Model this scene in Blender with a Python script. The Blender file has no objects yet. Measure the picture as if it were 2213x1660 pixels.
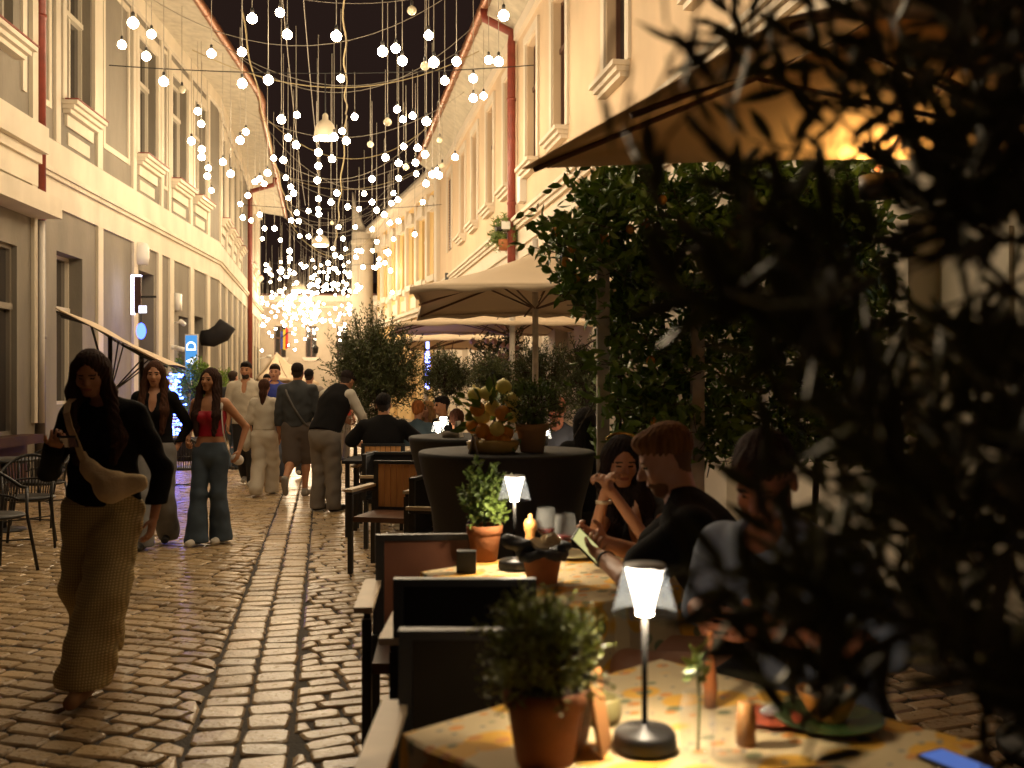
import bpy, math, random
import numpy as np
from mathutils import Vector, Matrix
R = math.radians
random.seed(7); rng = np.random.default_rng(7)
S = bpy.context.scene; COL = S.collection

# ------------------------------------------------------------------ camera, world, exposure
FPX, CX, HY, H = 2150.0, 1106.5, 830.0, 1.5      # focal length in photo pixels, centre, horizon row, eye height
cam = bpy.data.cameras.new('camera'); camo = bpy.data.objects.new('camera', cam); COL.objects.link(camo)
camo.location = (0, 0, H); camo.rotation_euler = (R(90), 0, 0)
cam.sensor_width = 36; cam.lens = 36*FPX/2213; cam.clip_start = .05; cam.clip_end = 400
cam.dof.use_dof = True; cam.dof.focus_distance = 9.5; cam.dof.aperture_fstop = 2.6
S.camera = camo
w = bpy.data.worlds.new('World'); S.world = w; w.use_nodes = True
bg = w.node_tree.nodes['Background']; bg.inputs[0].default_value = (.018, .0105, .008, 1); bg.inputs[1].default_value = .6
S.view_settings.view_transform = 'Standard'; S.view_settings.look = 'None'
S.view_settings.exposure = 0.0; S.view_settings.gamma = 1
S.cycles.max_bounces = 6; S.cycles.transparent_max_bounces = 12
S.cycles.sample_clamp_indirect = 4.0
BULB_L = 118.0
BULB_C = (1.0, .775, .50)

def P(px, py, Y): return ((px-CX)/FPX*Y, Y, H+(HY-py)/FPX*Y)
def gx(px, Y): return (px-CX)/FPX*Y
def gp(px, py):
    Y = H*FPX/(py-HY); return gx(px, Y), Y

# ------------------------------------------------------------------ materials
MATS = {}
def mat(name, col, rough=.6, var=0.0, vs=3.0, bump=0.0, bs=30.0, metal=0.0, spec=.5, col2=None, emit=None, es=0.0, alpha=None, trans=0.0, stretch=None, sheen=0):
    if name in MATS: return MATS[name]
    m = bpy.data.materials.new(name); m.use_nodes = True; nt = m.node_tree; b = nt.nodes['Principled BSDF']
    L = nt.links
    b.inputs['Base Color'].default_value = (*col, 1); b.inputs['Roughness'].default_value = rough
    b.inputs['Metallic'].default_value = metal; b.inputs['Specular IOR Level'].default_value = spec
    if trans: b.inputs['Transmission Weight'].default_value = trans
    if sheen: b.inputs['Sheen Weight'].default_value = sheen
    if alpha is not None: b.inputs['Alpha'].default_value = alpha
    if emit: b.inputs['Emission Color'].default_value = (*emit, 1); b.inputs['Emission Strength'].default_value = es
    if var or bump or col2:
        tc = nt.nodes.new('ShaderNodeTexCoord'); src = tc.outputs['Object']
        if stretch:
            mp = nt.nodes.new('ShaderNodeMapping'); mp.inputs['Scale'].default_value = stretch
            L.new(src, mp.inputs[0]); src = mp.outputs[0]
    if var or col2:
        n = nt.nodes.new('ShaderNodeTexNoise'); n.inputs['Scale'].default_value = vs; n.inputs['Detail'].default_value = 6
        L.new(src, n.inputs[0])
        r = nt.nodes.new('ShaderNodeValToRGB')
        r.color_ramp.elements[0].position = .3; r.color_ramp.elements[1].position = .7
        c2 = col2 if col2 else tuple(c*(1-var) for c in col); c1 = col if col2 else tuple(min(1, c*(1+var)) for c in col)
        r.color_ramp.elements[0].color = (*c2, 1); r.color_ramp.elements[1].color = (*c1, 1)
        L.new(n.outputs[0], r.inputs[0]); L.new(r.outputs[0], b.inputs['Base Color'])
    if bump:
        n2 = nt.nodes.new('ShaderNodeTexNoise'); n2.inputs['Scale'].default_value = bs; n2.inputs['Detail'].default_value = 5
        L.new(src, n2.inputs[0]); bn = nt.nodes.new('ShaderNodeBump'); bn.inputs['Strength'].default_value = bump
        bn.inputs['Distance'].default_value = .02
        L.new(n2.outputs[0], bn.inputs['Height']); L.new(bn.outputs[0], b.inputs['Normal'])
    MATS[name] = m; return m

def mat_weave(name, c1, c2, scale):
    m = mat(name, c1, .85); nt = m.node_tree; b = nt.nodes['Principled BSDF']; L = nt.links
    tc = nt.nodes.new('ShaderNodeTexCoord')
    outs = []
    for d in ('X', 'Z'):
        wv = nt.nodes.new('ShaderNodeTexWave'); wv.bands_direction = d; wv.inputs['Scale'].default_value = scale
        wv.inputs['Distortion'].default_value = .6; wv.inputs['Detail'].default_value = 0
        L.new(tc.outputs['Object'], wv.inputs[0]); outs.append(wv.outputs['Fac'])
    mx = nt.nodes.new('ShaderNodeMath'); mx.operation = 'MULTIPLY'; L.new(outs[0], mx.inputs[0]); L.new(outs[1], mx.inputs[1])
    r = nt.nodes.new('ShaderNodeValToRGB'); r.color_ramp.elements[0].color = (*c2, 1); r.color_ramp.elements[1].color = (*c1, 1)
    r.color_ramp.elements[1].position = .45
    L.new(mx.outputs[0], r.inputs[0]); L.new(r.outputs[0], b.inputs['Base Color'])
    bn = nt.nodes.new('ShaderNodeBump'); bn.inputs['Strength'].default_value = .6; bn.inputs['Distance'].default_value = .006
    L.new(mx.outputs[0], bn.inputs['Height']); L.new(bn.outputs[0], b.inputs['Normal'])
    return m

def mat_cloth_lemon():
    m = mat('lemon_cloth', (.7, .5, .2), .75); nt = m.node_tree; b = nt.nodes['Principled BSDF']; L = nt.links
    tc = nt.nodes.new('ShaderNodeTexCoord')
    def vor(scale, thr, soft, off):
        mp = nt.nodes.new('ShaderNodeMapping'); mp.inputs['Location'].default_value = off; L.new(tc.outputs['Object'], mp.inputs[0])
        mp.inputs['Scale'].default_value = (1, 1.45, 1)
        v = nt.nodes.new('ShaderNodeTexVoronoi'); v.inputs['Scale'].default_value = scale; L.new(mp.outputs[0], v.inputs[0])
        r = nt.nodes.new('ShaderNodeValToRGB'); r.color_ramp.elements[0].position = thr; r.color_ramp.elements[1].position = thr+soft
        r.color_ramp.elements[0].color = (1, 1, 1, 1); r.color_ramp.elements[1].color = (0, 0, 0, 1)
        L.new(v.outputs['Distance'], r.inputs[0]); return r.outputs[0]
    def mix(fac, a, bcol):
        x = nt.nodes.new('ShaderNodeMixRGB'); L.new(fac, x.inputs[0])
        if isinstance(a, tuple): x.inputs[1].default_value = (*a, 1)
        else: L.new(a, x.inputs[1])
        x.inputs[2].default_value = (*bcol, 1); return x.outputs[0]
    c = mix(vor(6, .42, .05, (0, 0, 0)), (.68, .54, .30), (.80, .44, .05))
    c = mix(vor(9, .2, .04, (3.3, 1.7, 0)), c, (.22, .24, .12))
    c = mix(vor(11, .2, .04, (7.1, 4.2, 0)), c, (.70, .30, .07))
    c = mix(vor(17, .15, .03, (5.1, 9.2, 0)), c, (.34, .29, .22))
    L.new(c, b.inputs['Base Color']); return m

def mat_stone():
    m = mat('cobble_stone', (.3, .25, .2), .38); nt = m.node_tree; b = nt.nodes['Principled BSDF']; L = nt.links
    at = nt.nodes.new('ShaderNodeAttribute'); at.attribute_name = 'tone'
    tc = nt.nodes.new('ShaderNodeTexCoord'); n = nt.nodes.new('ShaderNodeTexNoise'); n.inputs['Scale'].default_value = 26; n.inputs['Detail'].default_value = 5
    L.new(tc.outputs['Object'], n.inputs[0])
    r = nt.nodes.new('ShaderNodeValToRGB'); r.color_ramp.elements[0].color = (.20, .135, .07, 1); r.color_ramp.elements[1].color = (.68, .48, .25, 1)
    a = nt.nodes.new('ShaderNodeMath'); a.operation = 'MULTIPLY_ADD'; a.inputs[1].default_value = .45; L.new(n.outputs[0], a.inputs[0]); L.new(at.outputs['Fac'], a.inputs[2])
    L.new(a.outputs[0], r.inputs[0]); L.new(r.outputs[0], b.inputs['Base Color'])
    rr = nt.nodes.new('ShaderNodeMapRange'); rr.inputs['To Min'].default_value = .18; rr.inputs['To Max'].default_value = .42
    L.new(n.outputs[0], rr.inputs[0]); L.new(rr.outputs[0], b.inputs['Roughness'])
    bn = nt.nodes.new('ShaderNodeBump'); bn.inputs['Strength'].default_value = .35; bn.inputs['Distance'].default_value = .01
    n2 = nt.nodes.new('ShaderNodeTexNoise'); n2.inputs['Scale'].default_value = 45; L.new(tc.outputs['Object'], n2.inputs[0])
    L.new(n2.outputs[0], bn.inputs['Height']); L.new(bn.outputs[0], b.inputs['Normal'])
    return m

def emis(name, col, s):
    m = bpy.data.materials.new(name); m.use_nodes = True; nt = m.node_tree; nt.nodes.clear()
    e = nt.nodes.new('ShaderNodeEmission'); e.inputs[0].default_value = (*col, 1); e.inputs[1].default_value = s
    o = nt.nodes.new('ShaderNodeOutputMaterial'); nt.links.new(e.outputs[0], o.inputs[0]); return m

def leafmat(name, col, var=.35, vs=8, rough=.45):
    return mat(name, col, rough, var=var, vs=vs, spec=.5)

CREAM = mat('cream_trim_plaster', (.66, .59, .47), .85, var=.12, vs=1.6, stretch=(1, 1, .45), bump=.15, bs=12)
GREYP = mat('taupe_plaster', (.22, .195, .155), .9, var=.2, vs=1.4, stretch=(1, 1, .4), bump=.25, bs=18)
PEACH = mat('peach_plaster', (.66, .50, .33), .88, var=.12, vs=1.0, stretch=(1, 1, .5), bump=.15, bs=10)
WHITEP = mat('white_plaster', (.70, .62, .50), .85, var=.05, vs=1.0, bump=.12, bs=12)
YELLOWP = mat('yellow_plaster', (.68, .47, .2), .85, var=.08, vs=1.0)
SOFF = mat('soffit_boards', (.50, .45, .35), .9, var=.15, vs=5, stretch=(1, 1, 1))
REDPIPE = mat('red_pipe', (.23, .045, .028), .45, var=.2, vs=6)
COPPER = mat('gutter_metal', (.34, .15, .08), .38, var=.25, vs=10, metal=.6)
DARKPIPE = mat('grey_pipe', (.12, .10, .085), .5)
FRAMEW = mat('white_window_frame', (.6, .54, .43), .5)
FRAMEB = mat('brown_window_frame', (.10, .045, .025), .5)
GLASS = mat('window_glass', (.035, .03, .028), .06, spec=.8)
GLASS.node_tree.nodes['Principled BSDF'].inputs['IOR'].default_value = 2.3
DARK = mat('dark_void', (.02, .017, .015), .9)
TILE = mat('roof_tiles', (.12, .05, .035), .8, var=.3, vs=12)
STONE = mat_stone()
JOINT = mat('joint_earth', (.030, .019, .010), .8, var=.4, vs=8, bump=.4, bs=60)
BLACKM = mat('black_metal', (.018, .017, .016), .45)
BLACKC = mat('black_cloth', (.018, .016, .016), .85, spec=.2)
WOOD = mat('warm_wood', (.66, .32, .10), .5, col2=(.48, .21, .06), vs=4, stretch=(8, 8, 1), bump=.1)
LWOOD = mat('pale_wood', (.55, .42, .27), .5, var=.15, vs=6)
DWOOD = mat('dark_wood', (.12, .05, .022), .5, var=.3, vs=5)
CANVAS = mat('umbrella_canvas', (.66, .52, .36), .85, var=.04, vs=2)
CANVASO = mat('ochre_canvas', (.66, .45, .21), .85, var=.04, vs=2)
TERRA = mat('terracotta', (.46, .17, .06), .75, var=.2, vs=9, bump=.15, bs=60)
SOIL = mat('soil', (.03, .02, .012), .95, bump=.8, bs=80)
LEMONCLOTH = mat_cloth_lemon()
OLIVE = leafmat('olive_leaf', (.085, .10, .03))
OLIVEN = leafmat('near_olive_leaf', (.13, .125, .045), .6, 5, .42)
CITRUS = leafmat('citrus_leaf', (.15, .25, .03), .45, 6, .35)
HERB = leafmat('herb_leaf', (.16, .23, .05), .4, 25)
FERN = leafmat('fern_leaf', (.36, .40, .10), .4, 20)
BARK = mat('bark', (.07, .045, .03), .9, var=.3, vs=20, bump=.6, bs=30)
POSTW = mat('whitewashed_post', (.6, .54, .46), .8, var=.25, vs=9)
ORANGE = mat('orange_fruit', (.75, .30, .03), .45, bump=.15, bs=90)
LEMON = mat('lemon_fruit', (.85, .72, .22), .45, bump=.15, bs=90)
CABLE = mat('pale_cable', (.36, .32, .26), .6)
CABLEY = mat('yellowed_rope', (.42, .34, .18), .7)
SOCK = mat('bulb_socket', (.03, .028, .025), .5)
BULB = emis('lit_bulb', BULB_C, BULB_L)
BULBOFF = mat('unlit_bulb', (.75, .68, .5), .25)
WHITEPL = mat('white_plastic', (.7, .68, .62), .4)
GLASSC = mat('clear_glass', (.75, .78, .76), .06, alpha=.08, spec=.9)
WINE = mat('red_wine', (.12, .01, .012), .1)
PAPERW = mat('white_paper', (.7, .66, .6), .7)

# ------------------------------------------------------------------ mesh collecting
class MB:
    def __init__(s): s.v = []; s.f = []; s.mi = []
    def add(s, vs, fs, mi=0):
        n = len(s.v); s.v += [tuple(v) for v in vs]; s.f += [tuple(i+n for i in f) for f in fs]; s.mi += [mi]*len(fs); return s
    def hexa(s, b, t, mi=0):
        return s.add(list(b)+list(t), [(3, 2, 1, 0), (4, 5, 6, 7), (0, 1, 5, 4), (1, 2, 6, 5), (2, 3, 7, 6), (3, 0, 4, 7)], mi)
    def box(s, x0, x1, y0, y1, z0, z1, mi=0):
        return s.hexa([(x0, y0, z0), (x1, y0, z0), (x1, y1, z0), (x0, y1, z0)], [(x0, y0, z1), (x1, y0, z1), (x1, y1, z1), (x0, y1, z1)], mi)
    def tube(s, pts, r, n=8, mi=0, caps=True):
        pts = [Vector(p) for p in pts]; rs = r if isinstance(r, (list, tuple)) else [r]*len(pts); rings = []
        up = Vector((0, 0, 1)); vs = []; prev = None
        for i, p in enumerate(pts):
            d = (pts[min(i+1, len(pts)-1)]-pts[max(i-1, 0)]).normalized()
            if prev is None:
                a = up if abs(d.z) < .9 else Vector((1, 0, 0)); u = d.cross(a).normalized()
            else:
                u = (prev-d*prev.dot(d)); u = u.normalized() if u.length > 1e-5 else d.orthogonal().normalized()
            prev = u; v = d.cross(u)
            for k in range(n):
                a = 2*math.pi*k/n; vs.append(p+(u*math.cos(a)+v*math.sin(a))*rs[i])
        fs = []
        for i in range(len(pts)-1):
            for k in range(n):
                k2 = (k+1) % n; fs.append((i*n+k, i*n+k2, (i+1)*n+k2, (i+1)*n+k))
        if caps: fs += [tuple(range(n-1, -1, -1)), tuple((len(pts)-1)*n+k for k in range(n))]
        return s.add(vs, fs, mi)
    def lathe(s, prof, n=24, c=(0, 0, 0), mi=0, sq=1.0):
        vs = []; fs = []
        for (r, z) in prof:
            for k in range(n):
                a = 2*math.pi*k/n; vs.append((c[0]+r*math.cos(a), c[1]+r*sq*math.sin(a), c[2]+z))
        for i in range(len(prof)-1):
            for k in range(n):
                k2 = (k+1) % n; fs.append((i*n+k, i*n+k2, (i+1)*n+k2, (i+1)*n+k))
        return s.add(vs, fs, mi)
    def ball(s, c, r, n=10, mi=0, sc=(1, 1, 1)):
        prof = [(max(1e-4, math.sin(math.pi*i/n)), -math.cos(math.pi*i/n)) for i in range(n+1)]
        k0 = len(s.v); s.lathe(prof, n+4, (0, 0, 0), mi)
        for i in range(k0, len(s.v)):
            v = s.v[i]; s.v[i] = (c[0]+v[0]*r*sc[0], c[1]+v[1]*r*sc[1], c[2]+v[2]*r*sc[2])
        return s
    def build(s, name, m, parent=None, smooth=False, loc=None):
        me = bpy.data.meshes.new(name); me.from_pydata(s.v, [], s.f); me.validate()
        ms = m if isinstance(m, (list, tuple)) else [m]
        for x in ms: me.materials.append(x)
        if len(ms) > 1 and len(me.polygons) == len(s.mi): me.polygons.foreach_set('material_index', s.mi)
        if smooth: me.polygons.foreach_set('use_smooth', [True]*len(me.polygons))
        o = bpy.data.objects.new(name, me); COL.objects.link(o)
        if parent: o.parent = parent
        if loc is not None: o.location = loc
        return o

def rebase(o, loc):
    """geometry given in world space -> give the object its own origin at its base"""
    me = o.data; M = Matrix.Translation(-Vector(loc)); me.transform(M)
def build_at(mb, name, m, loc, parent=None, smooth=False):
    o = mb.build(name, m, None, smooth); rebase(o, loc)
    if parent is None: o.location = loc
    else: o.parent = parent; o.location = Vector(loc)-parent.location
    return o

def tag(o, label=None, cat=None, group=None, kind=None):
    if label: o['label'] = label
    if cat: o['category'] = cat
    if group: o['group'] = group
    if kind: o['kind'] = kind
    return o
def thing(name, label, cat, loc=(0, 0, 0), rz=0, group=None):
    o = bpy.data.objects.new(name, None); COL.objects.link(o); o.location = loc; o.rotation_euler = (0, 0, rz); o.empty_display_size = .2
    return tag(o, label, cat, group)
def dup(root, loc, rz=0, label=None, group=None, sc=None):
    def cp(o, par):
        c = o.copy(); COL.objects.link(c)
        if par: c.parent = par
        for ch in o.children: cp(ch, c)
        return c
    r = cp(root, None); r.location = loc; r.rotation_euler = (0, 0, rz)
    if label: r['label'] = label
    if group: r['group'] = group
    if sc: r.scale = (sc,)*3
    return r

# ------------------------------------------------------------------ implicit surfaces (bodies, clothes, hair)
def smin(a, b, k):
    h = np.maximum(k-np.abs(a-b), 0)/k; return np.minimum(a, b)-h*h*k*.25
def cap(a, b, r1, r2=None, sq=None, k=None): return ('c', np.array(a, float), np.array(b, float), r1, r1 if r2 is None else r2, sq, k)
def ell(c, r, rot=None, k=None): return ('e', np.array(c, float), np.array(r, float), rot, k)
def pbounds(p):
    if p[0] == 'c':
        r = max(p[3], p[4]); return np.minimum(p[1], p[2])-r, np.maximum(p[1], p[2])+r
    r = p[2].max() if p[3] is not None else p[2]; return p[1]-r, p[1]+r
def pdist(p, X, Y, Z):
    if p[0] == 'c':
        a, b = p[1], p[2]; ba = b-a; L2 = max(1e-9, (ba**2).sum())
        qx, qy, qz = X-a[0], Y-a[1], Z-a[2]
        t = np.clip((qx*ba[0]+qy*ba[1]+qz*ba[2])/L2, 0, 1)
        qx = qx-t*ba[0]; qy = qy-t*ba[1]; qz = qz-t*ba[2]
        if p[5] is not None:                       # flattened along a direction n by factor f
            n, f = p[5]; n = np.array(n, float); n /= np.linalg.norm(n)
            dn = qx*n[0]+qy*n[1]+qz*n[2]; qx = qx+dn*(f-1)*n[0]; qy = qy+dn*(f-1)*n[1]; qz = qz+dn*(f-1)*n[2]
        d = np.sqrt(qx*qx+qy*qy+qz*qz)-(p[3]+(p[4]-p[3])*t)
        return d/(p[5][1]**.5) if p[5] is not None else d
    c, r, rot = p[1], p[2], p[3]
    qx, qy, qz = X-c[0], Y-c[1], Z-c[2]
    if rot is not None:
        m = np.array(rot).T
        qx, qy, qz = m[0, 0]*qx+m[0, 1]*qy+m[0, 2]*qz, m[1, 0]*qx+m[1, 1]*qy+m[1, 2]*qz, m[2, 0]*qx+m[2, 1]*qy+m[2, 2]*qz
    k0 = np.sqrt((qx/r[0])**2+(qy/r[1])**2+(qz/r[2])**2); k1 = np.sqrt((qx/r[0]**2)**2+(qy/r[1]**2)**2+(qz/r[2]**2)**2)+1e-9
    return k0*(k0-1)/k1
def sdf_obj(name, prims, m, parent, vox=.012, k=.03, sub=(), clips=(), wrinkle=0.0, wfreq=30, regions=(), strands=None, seed=0):
    lo = np.min([pbounds(p)[0] for p in prims], 0)-3*vox-.01; hi = np.max([pbounds(p)[1] for p in prims], 0)+3*vox+.01
    n = np.ceil((hi-lo)/vox).astype(int)+1
    ax = [lo[i]+vox*np.arange(n[i]) for i in range(3)]
    D = np.full(n, 1.0, np.float32)
    def sl(p, mrg):
        a, b = pbounds(p); i0 = np.clip(((a-mrg-lo)/vox).astype(int), 0, n-1); i1 = np.clip(((b+mrg-lo)/vox).astype(int)+2, 1, n); return i0, i1
    def grids(i0, i1):
        return ax[0][i0[0]:i1[0], None, None].astype(np.float32), ax[1][None, i0[1]:i1[1], None].astype(np.float32), ax[2][None, None, i0[2]:i1[2]].astype(np.float32)
    for p in prims:
        kk = p[-1] if p[-1] is not None else k
        i0, i1 = sl(p, kk+3*vox); X, Y, Z = grids(i0, i1)
        s = np.s_[i0[0]:i1[0], i0[1]:i1[1], i0[2]:i1[2]]
        D[s] = smin(D[s], pdist(p, X, Y, Z), kk)
    X, Y, Z = grids(np.zeros(3, int), n)
    if wrinkle:
        f = wfreq; q = seed*1.7
        D += wrinkle*(np.sin(f*X+1.3*np.sin(f*.6*Z+q)+q)*np.sin(f*.7*Z+1.1*np.sin(f*.8*X+f*.5*Y))+.5*np.sin(f*1.9*Z+f*1.1*Y+2*np.sin(f*X*.7+q)))
    if strands:
        D += strands[0]*np.sin(strands[1]*np.arctan2(Y-strands[2], X-strands[3])+6*np.sin(Z*18))
    for p in sub:
        i0, i1 = sl(p, 3*vox); X1, Y1, Z1 = grids(i0, i1); s = np.s_[i0[0]:i1[0], i0[1]:i1[1], i0[2]:i1[2]]
        D[s] = np.maximum(D[s], -pdist(p, X1, Y1, Z1))
    for (pt, nn) in clips:
        nn = np.array(nn, float); nn /= np.linalg.norm(nn)
        D = np.maximum(D, (X-pt[0])*nn[0]+(Y-pt[1])*nn[1]+(Z-pt[2])*nn[2])
    ins = D < 0
    c = [ins[i:ins.shape[0]-1+i, j:ins.shape[1]-1+j, l:ins.shape[2]-1+l] for i in (0, 1) for j in (0, 1) for l in (0, 1)]
    anyc = c[0].copy(); allc = c[0].copy()
    for q in c[1:]: anyc |= q; allc &= q
    act = np.argwhere(anyc & ~allc)
    idx = -np.ones(anyc.shape, np.int64); idx[act[:, 0], act[:, 1], act[:, 2]] = np.arange(len(act))
    acc = np.zeros((len(act), 3)); cnt = np.zeros(len(act))
    cor = [(i, j, l) for i in (0, 1) for j in (0, 1) for l in (0, 1)]
    for a in cor:
        for axis in range(3):
            if a[axis]: continue
            b = list(a); b[axis] = 1
            da = D[act[:, 0]+a[0], act[:, 1]+a[1], act[:, 2]+a[2]]; db = D[act[:, 0]+b[0], act[:, 1]+b[1], act[:, 2]+b[2]]
            cr = (da < 0) != (db < 0); t = np.where(cr, da/np.where(cr, da-db, 1), 0)
            pos = np.tile(np.array(a, float), (len(act), 1)); pos[:, axis] += t
            acc[cr] += pos[cr]; cnt[cr] += 1
    V = lo+(act+acc/cnt[:, None])*vox
    F = []
    for axis in range(3):
        o1, o2 = (axis+1) % 3, (axis+2) % 3
        A = ins; sA = [slice(None)]*3; sB = [slice(None)]*3; sA[axis] = slice(0, -1); sB[axis] = slice(1, None)
        ch = A[tuple(sA)] != A[tuple(sB)]; e = np.argwhere(ch)
        e = e[(e[:, o1] > 0) & (e[:, o2] > 0) & (e[:, o1] < n[o1]-1) & (e[:, o2] < n[o2]-1)]
        def cell(d1, d2):
            q = e.copy(); q[:, o1] -= d1; q[:, o2] -= d2; return idx[q[:, 0], q[:, 1], q[:, 2]]
        q4 = np.stack([cell(1, 1), cell(0, 1), cell(0, 0), cell(1, 0)], 1)
        flip = ~A[e[:, 0], e[:, 1], e[:, 2]]; q4[flip] = q4[flip][:, ::-1]; F.append(q4)
    F = np.concatenate(F); F = F[(F >= 0).all(1)]
    me = bpy.data.meshes.new(name); me.vertices.add(len(V)); me.vertices.foreach_set('co', V.ravel())
    me.loops.add(len(F)*4); me.loops.foreach_set('vertex_index', F.ravel().astype(np.int32))
    me.polygons.add(len(F)); me.polygons.foreach_set('loop_start', np.arange(0, len(F)*4, 4, dtype=np.int32))
    me.polygons.foreach_set('use_smooth', np.ones(len(F), bool))
    ms = m if isinstance(m, (list, tuple)) else [m]
    for x in ms: me.materials.append(x)
    if regions:
        C = V[F].mean(1); mi = np.zeros(len(F), np.int32)
        for (cc, rr, rot, i) in regions:
            q = C-np.array(cc)
            if rot is not None: q = q @ np.array(rot)
            mi[((q/np.array(rr))**2).sum(1) < 1] = i
        me.polygons.foreach_set('material_index', mi)
    me.update(calc_edges=True); me.validate()
    o = bpy.data.objects.new(name, me); COL.objects.link(o); o.parent = parent
    return o

# ------------------------------------------------------------------ people
def rotm(yaw, pitch=0, roll=0):
    return np.array(Matrix.Rotation(R(yaw), 3, 'Z') @ Matrix.Rotation(R(pitch), 3, 'X') @ Matrix.Rotation(R(roll), 3, 'Y'))
LIP = mat('lips', (.30, .09, .06), .45); BROW = mat('eyebrow', (.03, .018, .012), .8); EYE = mat('eye', (.02, .015, .012), .2); EYEW = mat('eye_white', (.5, .45, .4), .3)
SKINS = {'fair': mat('skin_fair', (.58, .29, .17), .5, var=.06, vs=9), 'tan': mat('skin_tan', (.47, .22, .11), .5, var=.06, vs=9),
         'red': mat('skin_ruddy', (.42, .16, .085), .5, var=.06, vs=9)}
def hand(wr, el, n=None, curl=18, s=1.0, side=1, pinch=False):
    """palm, four bent fingers of unequal length and a thumb leaving the side of the palm"""
    wr = np.array(wr, float); d = wr-np.array(el, float); d /= np.linalg.norm(d)
    n = np.array(n if n is not None else (side*-1.0, 0, 0), float); n -= d*n.dot(d); n /= np.linalg.norm(n)
    t = np.cross(n, d)*side
    out = [cap(wr, wr+d*.03*s, .022*s, .026*s, (n, 1.4), .012), cap(wr+d*.035*s-t*.018*s, wr+d*.082*s-t*.022*s, .016*s, .014*s, None, .008),
           cap(wr+d*.035*s+t*.018*s, wr+d*.085*s+t*.022*s, .017*s, .014*s, None, .008), cap(wr+d*.03*s, wr+d*.085*s, .017*s, .015*s, None, .008)]
    for off, L in ((.031, .070), (.0105, .078), (-.0105, .072), (-.031, .056)):
        p = wr+d*(.085-abs(off)*.15)*s+t*off*s; dd = d+t*off*1.2; a = 0
        for q, f in enumerate((.45, .32, .23)):
            a += R(curl*(1+q*.25)); v = dd*math.cos(a)+n*math.sin(a); v /= np.linalg.norm(v)
            p2 = p+v*L*f*s; out.append(cap(p, p2, (.0088-.0006*q)*s, (.0082-.0006*q)*s, None, .003)); p = p2
    b = wr+d*.022*s+t*.022*s; v1 = d*.6+t*.7+n*.35; v1 /= np.linalg.norm(v1); b2 = b+v1*.042*s
    v2 = d*.85+t*.2+n*.4; v2 /= np.linalg.norm(v2)
    out += [cap(b, b2, .013*s, .010*s, None, .008), cap(b2, b2+v2*.03*s, .010*s, .008*s, None, .003)]
    return out
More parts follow.
